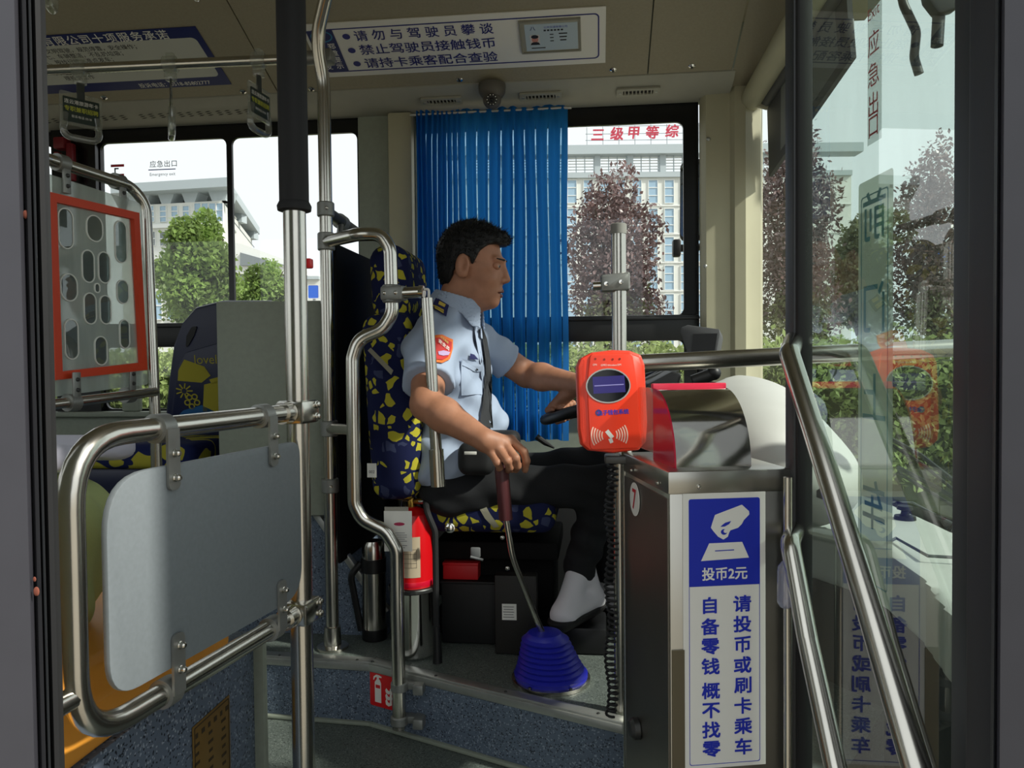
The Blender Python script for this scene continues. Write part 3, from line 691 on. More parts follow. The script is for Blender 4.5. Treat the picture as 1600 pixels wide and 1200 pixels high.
cen = np.mean(np.array(cor), 0); wd_ = 0.020
inn = [tuple(np.array(q)+np.sign(cen-np.array(q))*wd_) for q in cor]
g = G(); g.ring(cor, inn, 0.016, RF, -0.006); obj('red_frame', g, mat('orange_red_frame', 'd8431c', 0.45), t, label='orange red frame')
GROOVE = mat('embossed_edge', 'dfe3dd', 0.2)
DIM = glass('embossed_clear', (0.5, 0.55, 0.55), 0.1, 0.08)
for (px, py, w_, h_) in ((103, 357, 24, 64), (148, 357, 26, 42), (189, 378, 19, 66), (138, 416, 20, 52), (163, 418, 19, 50), (108, 449, 27, 44), (192, 456, 19, 38), (141, 482, 20, 50), (165, 484, 18, 46), (152, 450, 9, 16), (112, 530, 22, 64), (195, 522, 16, 46), (158, 548, 20, 46)):
    ca = RF.px(px, py); k = abs(RF.px(px+10, py)[0]-ca[0])/10; kv = abs(RF.px(px, py+10)[1]-ca[1])/10
    a, b = w_*k, h_*kv; r = min(a, b)/2*0.98; g = G(); g.ring(rrect(a, b, r, 6, *ca), rrect(a-0.006, b-0.006, r-0.003, 6, *ca), 0.004, RF, -0.003); o = obj('embossed_oval', g, GROOVE, sh); g = G(); g.prism(rrect(a-0.006, b-0.006, r-0.003, 6, *ca), 0.0005, RF, -0.001); obj('dimple', g, DIM, o)
for px, py, s_ in ((95, 255, -1), (184, 284, -1), (112, 629, 1), (200, 617, 1)):
    d = 1.84 if px < 150 else 2.04; f_ = Frame(W(px, py, d), RF.u, (0, 0, 1)); g = G(); g.lathe([(0.021, -0.014), (0.021, 0.014)], f_.o, RF.u, 16); br = obj('bracket', g, CAST, t)
    g = G(); g.box((0.004, s_*0.035, 0.012), (0.022, 0.075, 0.006), f_, 0.002); obj('tab', g, CAST, br)
    for q in (0.03, 0.055): bolt(f_.p(0.004, s_*q, 0.014), RF.n, br, 0.004, 0.007, DARKMET)
# emergency hammer bracket on the dark pillar
c = PY(97, 225, 3.10); g = G(); g.box(c, (0.05, 0.05, 0.05), bev=0.006); g.box(c+V(0.04, 0, -0.08), (0.03, 0.03, 0.16), bev=0.006); g.box(c+V(-0.02, 0, -0.06), (0.02, 0.03, 0.05), bev=0.004)
obj('emergency_hammer', g, mat('dark_red', '7a1420', 0.5), label='dark red emergency hammer on the black window pillar', cat='hammer')

# ---- overhead rail with hand straps
pp = PZ(520, 1012, 0.19)                        # foot of the partition pole
PPX, PPY = pp[0], pp[1]
rz = W(300, 98, 2.41)[2]
t = thing('partition_pole', 'stainless pole with clamps at the driver partition, bent under the ceiling', 'pole', V(PPX, PPY, 0.19))
pole_top = [V(PPX, PPY, 0.20), V(PPX, PPY, 1.98), W(494, 60, 2.36), W(510, -8, 2.28), W(530, -70, 2.2)]
g = G(); g.tube(fillet(pole_top, 0.2, 8), 0.0205, 20); obj('pipe', g, STEEL, t)
g = G(); g.lathe([(0.05, 0.19), (0.05, 0.198), (0.028, 0.202), (0.026, 0.26), (0.0215, 0.262)], (PPX, PPY, 0), n=24); obj('base_flange', g, STEEL, t)
def pcl(py, h=0.05, m=CAST, r=0.027):
    z = W(505, py, 2.42)[2]; return z, clamp('pole_clamp', V(PPX, PPY, z), (0, 0, 1), r, h, m, t)
for py, h in ((328, 0.045), (378, 0.055), (670, 0.05), (760, 0.045)):
    z, o = pcl(py, h)
    bolt(V(PPX+0.012, PPY-0.025, z), (0.3, -1, 0), o, 0.004, 0.006)
g = G(); z = W(505, 330, 2.42)[2]; g.tube([V(PPX, PPY, z), W(565, 368, 2.95)], 0.018, 14); lk = obj('rear_link_pipe', g, DARKMET, t)
clamp('link_collar', W(533, 347, 2.65), W(565, 368, 2.95)-V(PPX, PPY, z), 0.026, 0.06, CAST, lk)
g = G(); g.tube([W(533, 347, 2.65), W(530, 368, 2.45)], 0.010, 10); obj('link_strut', g, CAST, lk)
g = G(); zz = W(505, 670, 2.42)[2]; g.tube([V(PPX, PPY, zz), W(552, 672, 2.22)], 0.017, 14); obj('side_link_pipe', g, STEEL, t)
g = G(); zz = W(505, 758, 2.42)[2]; g.tube([V(PPX, PPY, zz), W(556, 728, 2.7)], 0.008, 10); obj('rear_strut', g, DARKMET, t)

RA, RB = W(40, 111, 2.47), V(PPX, PPY, rz)
RB = W(497, 90, 2.42)
t = thing('overhead_grab_rail', 'horizontal steel grab rail under the ceiling carrying the hand straps', 'rail', RA)
RDIR = nrm(RB-RA)
g = G(); g.tube([RA-RDIR*2.0, RB], 0.0155, 18); obj('rail', g, STEEL, t)
g = G(); g.lathe([(0.022, -0.02), (0.022, 0.035)], RB-RDIR*0.02, RDIR, 18); obj('end_clamp', g, CAST, t)
g = G(); g.box(RB+V(0.02, 0, 0), (0.06, 0.05, 0.04), bev=0.006); obj('end_bracket', g, CAST, t)
STRAP = mat('dark_strap', '3a3f3c', 0.7)
ADM = mat('dark_green_advert', '2d3a35', 0.3); YELP = mat('yellow_green_print', 'b8bb3c', 0.5)
def strap(px, ang, lab, drop=0.24, ad=True):
    s0 = (px-40)/457.0; c = W(px, 111-(px-40)*0.046, 2.47-0.05*s0)
    t = thing('hand_strap', lab, 'hand strap', c, 'clear plastic hand straps'); u = V(math.cos(ang), math.sin(ang), 0); f_ = Frame(c, u, (0, 0, 1))
    g = G(); g.lathe([(0.018, -0.022), (0.026, -0.018), (0.026, 0.018), (0.018, 0.022)], c, RDIR, 16); g.box(c-V(0, 0, 0.03), (0.032, 0.03, 0.045), bev=0.006); g.box(c+V(0, 0, 0.025), (0.026, 0.02, 0.022), bev=0.006); obj('clamp', g, CLEAR, t)
    g = G(); g.box((0, -0.075, 0), (0.024, 0.06, 0.006), f_, 0.002); obj('strap', g, STRAP, t)
    g = G(); g.tube(fillet([f_.p(-0.046, -0.15), f_.p(-0.058, -0.225), f_.p(0.058, -0.225), f_.p(0.046, -0.15)], 0.03, 6), 0.0105, 12); obj('grip', g, CLEAR, t)
    g = G(); g.prism(rrect(0.125, 0.105, 0.006, 3, 0, -0.135), 0.005, f_, -0.0025); h = obj('advert_frame', g, CLEAR, t)
    if ad:
        g = G(); g.prism(rrect(0.108, 0.078, 0.003, 3, 0, -0.138), 0.0012, f_, 0.003); obj('advert_card', g, ADM, h)
        text('连云港旅游年卡', 0.0145, f_, WHITE, h, 0, -0.113, c=0.0045, bold=0.012); text('专职兼职招聘', 0.017, f_, YELP, h, 0, -0.135, c=0.0045, bold=0.02); text('联系电话 0518', 0.0095, f_, WHITE, h, 0, -0.158, c=0.0045)
strap(125, 0.95, 'clear hand strap with a readable advert card, leftmost on the rail')
strap(266, -1.02, 'clear hand strap turned edge on, in the middle of the rail')
strap(404, 1.45, 'clear hand strap beside the black padded post')
# second row of straps, only their tips in view
for px, py, lab in ((76, -14, 'clear hand strap tip at the top left corner'), (305, -34, 'clear hand strap tip at the top edge above the service notice')):
    c = W(px, py, 1.9)+V(0, 0, 0.20); f_ = Frame(c, (0.4, -0.9, 0), (0, 0, 1)); t = thing('hand_strap', lab, 'hand strap', c, 'clear plastic hand straps')
    g = G(); g.box((0, -0.06, 0), (0.024, 0.12, 0.006), f_, 0.002); obj('strap', g, STRAP, t)
    g = G(); g.tube(fillet([f_.p(-0.04, -0.12), f_.p(-0.05, -0.235), f_.p(0.05, -0.235), f_.p(0.04, -0.12), f_.p(-0.04, -0.12)], 0.03, 6), 0.0105, 12); obj('grip', g, CLEAR, t)
g = G(); q = W(305, -34, 1.9)+V(0, 0, 0.20); g.tube([V(-4, q[1]+0.03, q[2]+0.012), V(-0.3, q[1]+0.03, q[2]+0.012)], 0.0155, 16); obj('second_grab_rail', g, STEEL, label='second steel grab rail nearer the door, above the picture', cat='rail')

# ---- partition: black board behind the driver, S-shaped guard rail, swing bar
g = G(); x_ = PPX+0.012; zt_ = W(530, 383, 2.5)[2]
g.box((x_, (PPY+3.12)/2+0.02, (0.45+zt_)/2), (0.012, 3.12-PPY-0.04, zt_-0.45), bev=0.004); obj('partition_board', g, mat('black_board', '0b0c0d', 0.75, spec=0.2), label='black board behind the driver seat', cat='board')
def SD(L, d=2.2): return [W(x, y, d) for x, y in L]
t = thing('guard_rail', 'S-shaped stainless guard rail bolted to the platform step beside the driver seat', 'rail', W(624, 1135, 2.22))
path = [V(PPX, PPY, W(505, 378, 2.42)[2])]+SD([(560, 366), (596, 366), (610, 390), (613, 490), (598, 514), (560, 530), (551, 560), (554, 788), (566, 812), (603, 830), (620, 858)])+[W(624, 1138, 2.22)]
g = G(); g.tube(fillet(path, 0.06, 6), 0.0195, 20); obj('pipe', g, STEEL, t)
for py in (1072, 1125):
    c = W(624, py, 2.22); o = clamp('step_bracket', c, (0, 0, 1), 0.025, 0.026, CAST, t)
    g = G(); g.box(c+V(0.035, 0.015, 0), (0.05, 0.03, 0.022), bev=0.004); g.box(c+V(0.06, 0.0, 0), (0.03, 0.055, 0.03), bev=0.004); obj('bracket_arm', g, CAST, o)
t = thing('swing_bar', 'hanging stainless swing bar at the driver shoulder', 'rail', W(684, 760, 2.14))
c = W(612, 459, 2.19); clamp('rail_clamp', c, (0, 0, 1), 0.0265, 0.05, CAST, t)
g = G(); a, b = W(600, 459, 2.19), W(632, 458, 2.17); f_ = Frame((a+b)/2, b-a, (0, 0, 1)); g.box((0, 0, 0), (0.07, 0.042, 0.045), f_, 0.008); o = obj('clamp_body', g, CAST, t)
for q in (-0.02, 0.015): bolt(f_.p(q, 0, 0.02), f_.n, o, 0.005, 0.006)
g = G(); g.tube([W(628, 458, 2.17), W(662, 456, 2.15)], 0.0165, 18); obj('arm', g, STEEL, t)
g = G(); g.lathe([(0.0185, 0), (0.0185, 0.012)], W(655, 456, 2.153), W(668, 456, 2.15)-W(655, 456, 2.153), 18); obj('arm_collar', g, CHROME, t)
g = G(); g.tube(fillet([W(663, 452, 2.15), W(670, 452, 2.147), W(670, 470, 2.147)], 0.01, 4), 0.004, 8); obj('hook', g, WHITE, t)
g = G(); g.tube([W(667, 466, 2.147), W(682, 708, 2.142)], 0.0162, 20); obj('bar', g, STEEL, t)
g = G(); g.tube([W(681.5, 702, 2.142), W(684.5, 760, 2.142)], 0.0205, 20); obj('bar_sleeve', g, STEEL, t)

# ---- grey green modesty board and the passenger seat behind it
b0, b1 = PY(339, 470, 2.40), PY(500, 467, 2.44)
f_ = Frame(V(b0[0], 2.40, 0), V(b1[0]-b0[0]+0.03, 0.03, 0), (0, 0, 1)); zt_ = b0[2]-0.004
g = G(); L = b1[0]-b0[0]+0.03; g.box((L/2, (zt_+0.60)/2, 0), (L, zt_-0.60, 0.016), f_, 0.003); obj('modesty_board', g, GREYG, label='plain grey green board beside the navy passenger seat', cat='board')

NAVY = mat('navy_seat_shell', '1b2140', 0.4)
SEATCLOTH = shards('cartoon_seat_cloth', '1c2450', 'a9a23a', '1f4a78', 9, 0.60, 0.45, 0.05)
sb = PY(300, 560, 2.93)
t = thing('passenger_seat', 'navy passenger seat with yellow cartoon cloth beside the grey green board', 'seat', V(sb[0], 2.75, 0.63))
f_ = Frame(V(0, 2.93, 0), (1, 0, 0), (0, -0.12, 1))
pl = f_.pts([(254, 690), (262, 600), (270, 540), (283, 505), (305, 480), (345, 470), (420, 470), (450, 520), (450, 690)])
g = G(); g.prism(rpoly(pl, 0.02, 3), 0.05, f_, -0.05, bev=0.012); sh = obj('backrest', g, NAVY, t)
pl2 = f_.pts([(268, 660), (279, 575), (293, 550), (345, 535), (435, 540), (435, 660)])
g = G(); g.prism(rpoly(pl2, 0.02, 3), 0.014, f_, 0.0, bev=0.005); up = obj('upholstery', g, NAVY, sh)
g = G(); a = f_.pts([(292, 525), (300, 511), (309, 509), (304, 524), (295, 540), (291, 543)]); g.prism(rpoly(a, 0.006, 3), 0.004, f_, 0.0); obj('hand_grip_hollow', g, BLACK, sh)
YEL = mat('mustard_print', 'a39a30', 0.9); TUR = mat('blue_print_cloth', '215a8c', 0.9)
def art(L, m, nm='print'):
    g = G(); g.prism(f_.pts(L), 0.001, f_, 0.0145); obj(nm, g, m, up)
art([(291, 561), (322, 572), (332, 586), (318, 597), (281, 594), (282, 578)], YEL, 'printed_house')
art([(322, 600), (345, 595), (345, 642), (320, 642)], YEL, 'printed_tower')
art([(330, 592), (345, 588), (345, 596), (334, 600)], YEL)
art([(290, 640), (318, 632), (345, 645), (345, 660), (270, 660)], TUR)
g = G()
for cx, cy in ((299, 620), (307, 619), (311, 628), (303, 634), (296, 628)):
    a = f_.px(cx, cy); g.ring(ellipse(*a, 0.013, 0.012, 14), ellipse(*a, 0.008, 0.007, 14), 0.001, f_, 0.0145)
obj('printed_flower', g, YEL, up)
g = G(); a = f_.px(291, 610)
for k in range(9):
    an = 2*PI*k/9; p0 = (a[0]+0.010*math.cos(an), a[1]+0.010*math.sin(an)); p1 = (a[0]+0.034*math.cos(an), a[1]+0.030*math.sin(an)); nx, ny = -math.sin(an)*0.0025, math.cos(an)*0.0025
    g.prism([(p0[0]-nx, p0[1]-ny), (p1[0]-nx, p1[1]-ny), (p1[0]+nx, p1[1]+ny), (p0[0]+nx, p0[1]+ny)], 0.001, f_, 0.0145)
obj('printed_sun', g, YEL, up)
text('lovely', 0.05, f_, YEL, up, *f_.px(329, 563), c=0.0147, shear=0.0, name='printed_word')
cz = 0.78; cy0, cy1 = 2.52, 2.90
g = sdf(lambda P: s_box(P, (sb[0]-0.03, 2.70, cz), (0.27, 0.21, 0.045), 0.035), (sb[0]-0.34, 2.46, cz-0.07), (sb[0]+0.28, 2.94, cz+0.07), 0.012)
obj('cushion', g, SEATCLOTH, t)
g = G(); g.box((sb[0]-0.03, 2.71, 0.69), (0.5, 0.38, 0.10), bev=0.02); obj('seat_pan', g, NAVY, t)
g = G(); g.box((sb[0]-0.03, 2.74, 0.635), (0.36, 0.28, 0.03), bev=0.005); obj('seat_foot', g, BLACK, t)

# ---- orange seat base on the near wheel arch, bundle of cloth on it
g = G(); g.box((-0.98, 1.09, 0.605), (0.53, 0.67, 0.136), bev=0.02, seg=3); g.box((-0.98, 1.09, 0.62), (0.535, 0.60, 0.03), bev=0.01)
obj('seat_base', g, ORANGE, label='orange moulded seat base behind the grey panel', cat='seat base')
c = W(150, 915, 1.18)
GREENC = mat('pale_green_fleece', 'c0cd8c', 0.95, bump=0.4, bscale=300)
def fn(P):
    w_ = 0.012*np.sin(P[..., 2]*38+P[..., 1]*20)+0.008*np.sin(P[..., 1]*55)
    d = s_ell(P, (-0.87, c[1], 0.80), (0.085, 0.20, 0.135)); return d+w_
g = sdf(fn, (-1.0, c[1]-0.26, 0.63), (-0.74, c[1]+0.26, 0.97), 0.009); gv = np.array(g.v); gv[:, 2] = np.maximum(gv[:, 2], 0.667); g.v = [tuple(q) for q in gv]
obj('green_cushion', g, GREENC, label='pale green fleece cushion behind the grey panel', cat='cushion')
def fn(P): return s_box(P, (-0.87, c[1], 0.955), (0.08, 0.15, 0.016), 0.013)+0.005*np.sin(P[..., 1]*40)
g = sdf(fn, (-1.0, c[1]-0.2, 0.92), (-0.75, c[1]+0.2, 1.0), 0.007); obj('folded_cloth', g, mat('lilac_white_cloth', 'c9c8d6', 0.9), label='folded whitish cloth lying on the green cushion', cat='cloth')
# brass plate
PF = Frame((-0.7145, 1.3, 0), (0, 1, 0), (0, 0, 1))
pc = PF.pts([(299, 1123), (357, 1098), (357, 1180), (299, 1215)])
x0, x1 = pc[0][0], pc[1][0]; z1 = (pc[0][1]+pc[1][1])/2; z0 = z1-0.145; fc = PF.at((x0+x1)/2, (z0+z1)/2)
BRASS = mat('brown_brass', '8a6d3a', 0.45, 0.5, noise=0.1); BRNP = mat('dark_brown_print', '3a2c18', 0.6)
t = thing('maker_plate', 'small brown metal plate on the speckled wheel arch box', 'plate', fc.o)
g = G(); g.box((0, 0, 0.0015), (x1-x0, 0.145, 0.002), fc, 0.0005); obj('plate', g, BRASS, t)
w_ = x1-x0
g = G(); g.ring(rrect(w_-0.008, 0.137, 0.003, 3), rrect(w_-0.012, 0.133, 0.003, 3), 0.0004, fc, 0.0026); obj('engraved_line', g, BRNP, t)
g = G()
for k in range(7):
    for j in range(3 if k else 6): ww = 0.010 if k == 0 else 0.016; g.box((-w_/2+0.012+j*(w_-0.024)/(5 if k == 0 else 2.3), 0.052-k*0.0165, 0.0028), (ww*(0.8+0.3*((k+j) % 2)), 0.009 if k == 0 else 0.0055, 0.0004), fc)
obj('worn_print', g, BRNP, t)['kind'] = 'stuff'
# ================================================================== DRIVER'S PLACE
CLOTH = shards('navy_yellow_seat_cloth', '191f44', 'b3ab35', '3a4160', 30, 0.60, 0.44, 0.12)
# ---- driver seat
dsx0, dsx1 = sx0, sx1 = W(662, 810, 2.32)[0], W(868, 815, 2.32)[0]
zc0 = W(760, 784, 2.32)[2]                        # top of the cushion's near edge
t = thing('driver_seat', 'driver seat in navy cloth with yellow shards on a black pedestal', 'seat', V((sx0+sx1)/2, 2.55, 0.19))
c = V((sx0+sx1)/2, 2.55, zc0-0.045)
cq = c.copy()
def fcush(P): return smin(s_box(P, cq, ((dsx1-dsx0)/2, 0.255, 0.058), 0.045), s_ell(P, cq+V(0, 0, 0.02), ((dsx1-dsx0)/2*0.8, 0.2, 0.06)), 0.03)
seat_ = t
g = sdf(fcush, c-V(0.28, 0.3, 0.09), c+V(0.28, 0.3, 0.12), 0.010); obj('cushion', g, CLOTH, t)
BT, BB = W(592, 380, 2.34), W(616, 780, 2.34)      # near top / bottom of the backrest side
lean = nrm(V(BT[0]-BB[0], 0, BT[2]-BB[2])); xa = np.cross(V(0, 1, 0), lean)
Rb = np.stack([xa, V(0, 1, 0), lean], 1)
def fn(P):
    mid = (BT+BB)/2; L = np.linalg.norm((BT-BB)*V(1, 0, 1))
    cb = BB+lean*(L*0.36)+V(0, 0.245, 0); a = s_box(P, cb, (0.078, 0.245, L*0.37), 0.05, Rb)
    cs = BB+lean*(L*0.30)+V(0.02, 0.03, 0); a = smin(a, s_ell(P, cs, (0.07, 0.05, L*0.28), Rb), 0.04)
    cs2 = cs+V(0, 0.43, 0); a = smin(a, s_ell(P, cs2, (0.07, 0.05, L*0.28), Rb), 0.04)
    ch = BB+lean*(L*0.86)+V(0, 0.245, 0); return smin(a, s_box(P, ch, (0.062, 0.175, L*0.155), 0.055, Rb), 0.02)
g = sdf(fn, BB+V(-0.25, -0.08, -0.06), BT+V(0.18, 0.56, 0.06), 0.011); obj('backrest', g, CLOTH, t)
for q in (0.18, 0.31):
    g = G(); a = BB+lean*0.55+V(0, q, 0); g.tube([a, a+lean*0.15], 0.008, 8); obj('headrest_rod', g, DARKMET, t)
TAPE = mat('beige_strap_tape', '8d8a78', 0.8)
g = G(); f_ = Frame(W(595, 565, 2.28), W(622, 592, 2.28)-W(595, 565, 2.28), (0, 0, 1)); g.prism([(-0.05, 0.008), (0.045, 0.008), (0.05, -0.006), (-0.05, -0.004)], 0.004, f_, 0.0); obj('tape', g, TAPE, t)
g = G(); f_ = Frame(W(581, 735, 2.285), (1, 0, 0), (0, 0, 1)); g.box((0, 0, 0), (0.028, 0.042, 0.002), f_); tg = obj('care_label', g, WHITE, t)
text('002', 0.012, f_, BLACKP, tg, 0, -0.004, c=0.0015)
g = G(); g.box((c[0]-0.0, 2.65, 0.345), (0.36, 0.30, 0.20), bev=0.01); g.box((c[0], 2.60, 0.49), (0.40, 0.34, 0.06), bev=0.01); g.box((c[0]-0.02, 2.66, 0.22), (0.42, 0.32, 0.058), bev=0.01); obj('pedestal', g, mat('matt_black_metal', '0a0a0b', 0.75, spec=0.2), t)
bolt(W(703, 825, 2.29), (0, -1, 0), t, 0.012, 0.012, CHROME)
for px, py in ((785, 840), (793, 888)): bolt(W(px, py, 2.32), (0, -1, 0), t, 0.005, 0.006)
GREYLEV = mat('grey_plastic', '6d6f70', 0.5)
g = G(); g.box(W(743, 863, 2.31), (0.03, 0.012, 0.03), bev=0.004); g.tube([W(735, 870, 2.30), W(755, 875, 2.30)], 0.004, 8); obj('release_catch', g, GREYLEV, t)

g = G(); g.box((-0.22, 3.03, 0.42), (1.05, 0.22, 0.46), bev=0.01); obj('side_console', g, mat('charcoal_console', '141517', 0.7), label='charcoal console along the wall beyond the driver seat', cat='console')

# ---- the driver
SKIN = mat('skin', 'a9765b', 0.55, noise=0.10, nscale=35, bump=0.05, bscale=300)
HAIR = mat('black_hair', '070708', 0.6, bump=0.5, bscale=250)
SHIRT = mat('light_blue_shirt', 'a3b1c8', 0.85, bump=0.10, bscale=400)
TROU = mat('dark_trousers', '0e1014', 0.85, bump=0.15, bscale=300)
SOCK = mat('white_sock', 'dad8de', 0.8, bump=0.1)
HC = W(739, 415, 2.46)
hp = math.radians(-6); hF = V(math.cos(hp), 0, math.sin(hp)); tw = math.radians(-4); hF = nrm(V(hF[0]*math.cos(tw), hF[0]*math.sin(tw), hF[2])); hL = nrm(np.cross(V(0, 0, 1), hF)); hU = np.cross(hF, hL)
HR = np.stack([hF, hL, hU], 1)
K = 1.0
def H(x, y, z): return HC+hF*x*K+hL*y*K+hU*z*K
def hq(P): return (P-HC)@HR
sR, sL = W(672, 545, 2.33), W(735, 527, 2.66)
eR, wR = W(667, 632, 2.155), W(758, 688, 2.065)
eL, wL = W(823, 585, 2.74), W(905, 599, 2.56)
pel = W(712, 760, 2.50); chest = W(704, 580, 2.49); nb = W(707, 485, 2.47)
def fingers():
    o = lambda x, y: (700+x/10.0, 640+y/10.0)
    D = []
    D.append([W(*o(985, 470), 2.085), W(*o(1185, 660), 2.060), W(*o(1225, 800), 2.062), W(*o(1205, 945), 2.072)])
    D.append([W(*o(880, 530), 2.070), W(*o(1055, 760), 2.038), W(*o(1085, 880), 2.055), W(*o(1060, 940), 2.085)])
    D.append([W(*o(775, 590), 2.060), W(*o(925, 800), 2.028), W(*o(965, 900), 2.045), W(*o(935, 955), 2.080)])
    D.append([W(*o(670, 655), 2.060), W(*o(770, 830), 2.034), W(*o(810, 905), 2.050), W(*o(790, 930), 2.080)])
    return D
FR = fingers(); RAD = [(0.0125, 0.0115, 0.0105, 0.0090), (0.0125, 0.0118, 0.0108, 0.0095), (0.0120, 0.0113, 0.0103, 0.009), (0.0110, 0.0103, 0.0092, 0.008)]
WHC = W(951, 617, 2.52)      # steering wheel centre
tilt = math.radians(21); wU = nrm(V(math.cos(tilt), 0, math.sin(tilt))); wN = nrm(V(-math.sin(tilt), 0, math.cos(tilt))); wV = V(0, 1, 0)
WR = 0.225
def rim(a): return WHC+WR*(wU*math.cos(a)+wV*math.sin(a))
LH = rim(math.radians(140))
def fhead(P):
    q = hq(P); d = s_ell(q, (-0.012, 0, 0.032), (0.098, 0.076, 0.097))
    ay = np.abs(q[..., 1]); qa = np.stack([q[..., 0], ay, q[..., 2]], -1)
    d = smin(d, s_ell(q, (0.036, 0, -0.035), (0.066, 0.064, 0.090)), 0.03)
    d = smin(d, s_ell(q, (0.028, 0, -0.088), (0.062, 0.055, 0.042)), 0.03)
    d = smin(d, s_ell(q, (0.072, 0, -0.112), (0.022, 0.026, 0.018)), 0.02)
    d = smin(d, s_ell(qa, (0.060, 0.045, -0.040), (0.028, 0.022, 0.025)), 0.02)       # cheekbones
    d = smin(d, s_cap(qa, V(0.097, 0.008, 0.022), V(0.081, 0.048, 0.022), 0.0075, 0.0065), 0.014)   # brow
    d = smax(d, -s_ell(qa, (0.108, 0.034, 0.002), (0.020, 0.021, 0.013)), 0.012)        # eye hollow
    d = smin(d, s_cap(q, V(0.096, 0, 0.010), V(0.113, 0, -0.036), 0.009, 0.0125), 0.010)   # nose
    d = smin(d, s_ell(qa, (0.099, 0.013, -0.042), (0.013, 0.009, 0.009)), 0.006)
    d = smax(d, -s_ell(qa, (0.106, 0.008, -0.053), (0.006, 0.004, 0.004)), 0.003)
    d = smin(d, s_cap(qa, V(0.098, 0.0, -0.073), V(0.084, 0.024, -0.079), 0.0085, 0.005), 0.008)  # upper lip
    d = smin(d, s_cap(qa, V(0.094, 0.0, -0.089), V(0.083, 0.021, -0.086), 0.0085, 0.005), 0.008)  # lower lip
    d = smax(d, -s_box(qa, (0.106, 0.0, -0.0815), (0.016, 0.024, 0.0022), 0.002), 0.003)
    e = s_ell(qa, (-0.014, 0.080, -0.010), (0.023, 0.011, 0.039), None)
    e = smax(e, -s_ell(qa, (-0.009, 0.0945, -0.005), (0.014, 0.0135, 0.027)), 0.004)
    e = smin(e, s_ell(qa, (-0.004, 0.078, -0.014), (0.006, 0.007, 0.008)), 0.004)
    e = smin(e, s_ell(qa, (-0.006, 0.076, -0.036), (0.010, 0.007, 0.010)), 0.006)
    d = smin(d, e, 0.006)
    return d
def fbody(P):
    d = fhead(P)
    d = smin(d, s_cap(P, H(-0.032, 0, -0.06), nb+V(-0.0, 0, -0.02), 0.056, 0.064), 0.03)
    d = smin(d, s_cap(P, H(0.03, 0, -0.10), nb+V(0.03, 0, 0.0), 0.035, 0.045), 0.03)
    d = smin(d, s_ell(P, chest, (0.095, 0.165, 0.18)), 0.05); d = smin(d, s_cap(P, chest, pel, 0.10, 0.11), 0.05)
    for s_, e_, w_ in ((sR, eR, wR), (sL, eL, wL)):
        d = smin(d, s_cap(P, s_, e_, 0.056, 0.046), 0.03); m = e_+(w_-e_)*0.3
        d = smin(d, smin(s_cap(P, e_, m, 0.045, 0.047), s_cap(P, m, w_, 0.046, 0.030), 0.02), 0.015)
    return d
def fhandR(P):
    d = s_cap(P, wR, wR+(FR[1][0]-wR)*0.4, 0.030, 0.026)
    for k in range(4): d = smin(d, s_cap(P, wR+(FR[k][0]-wR)*0.25, FR[k][0], 0.019, 0.0135), 0.012)
    f = None
    for k in range(4):
        a = FR[k]; r = RAD[k]; e = smin(smin(s_cap(P, a[0], a[1], r[0], r[1]), s_cap(P, a[1], a[2], r[1], r[2]), 0.004), s_cap(P, a[2], a[3], r[2], r[3]), 0.004)
        f = e if f is None else np.minimum(f, e)
    d = smin(d, f, 0.006)
    th = [wR+V(0.02, 0.02, -0.01), W(785, 706, 2.115), W(796, 722, 2.125), W(800, 734, 2.12)]
    e = smin(s_cap(P, th[0], th[1], 0.018, 0.013), s_cap(P, th[1], th[2], 0.013, 0.011), 0.006); e = smin(e, s_cap(P, th[2], th[3], 0.011, 0.009), 0.004)
    return smin(d, e, 0.006)
LT = nrm(-wU*math.sin(math.radians(140))+wV*math.cos(math.radians(140)))       # rim tangent at the left hand
LO = nrm(LH-WHC)
def fhandL(P):
    knu = LH+wN*0.030+LO*0.005; d = s_cap(P, wL, knu-LT*0.0, 0.029, 0.022)
    f = None
    for k in range(4):
        o = LT*(0.030-0.020*k); a = knu+o; b = LH+o-LO*0.036+wN*0.012; c2 = LH+o-LO*0.022-wN*0.028; e3 = LH+o+LO*0.012-wN*0.030
        d = smin(d, s_cap(P, wL+(a-wL)*0.4, a, 0.018, 0.013), 0.012); r = 0.0112-0.0008*(k == 3)
        e = smin(smin(s_cap(P, a, b, r, r*0.95), s_cap(P, b, c2, r*0.95, r*0.88), 0.004), s_cap(P, c2, e3, r*0.88, r*0.75), 0.004); f = e if f is None else np.minimum(f, e)
    d = smin(d, f, 0.006)
    a = LH+LT*0.04+LO*0.02+wN*0.02; e = smin(s_cap(P, wL+(knu-wL)*0.5, a, 0.016, 0.012), s_cap(P, a, LH+LT*0.052-LO*0.012+wN*0.018, 0.012, 0.009), 0.005)
    return smin(d, e, 0.006)
# one continuous skin surface, meshed at 4.2 mm
def fskin(P):
    d = fbody(P); d = smin(d, fhandR(P), 0.010); return smin(d, fhandL(P), 0.010)
lo = np.minimum.reduce([sR, eR, pel, wR, nb])-V(0.14, 0.13, 0.13); hi = np.maximum.reduce([H(0.13, 0.1, 0.15), eL, LH, wR])+V(0.08, 0.08, 0.03)
g = sdf(fskin, lo, hi, 0.0036)
person = obj('person', g, SKIN, label='bus driver in light blue shirt gripping the gear lever and steering wheel', cat='person', smooth=180, loc=V(pel[0], pel[1], 0.19))
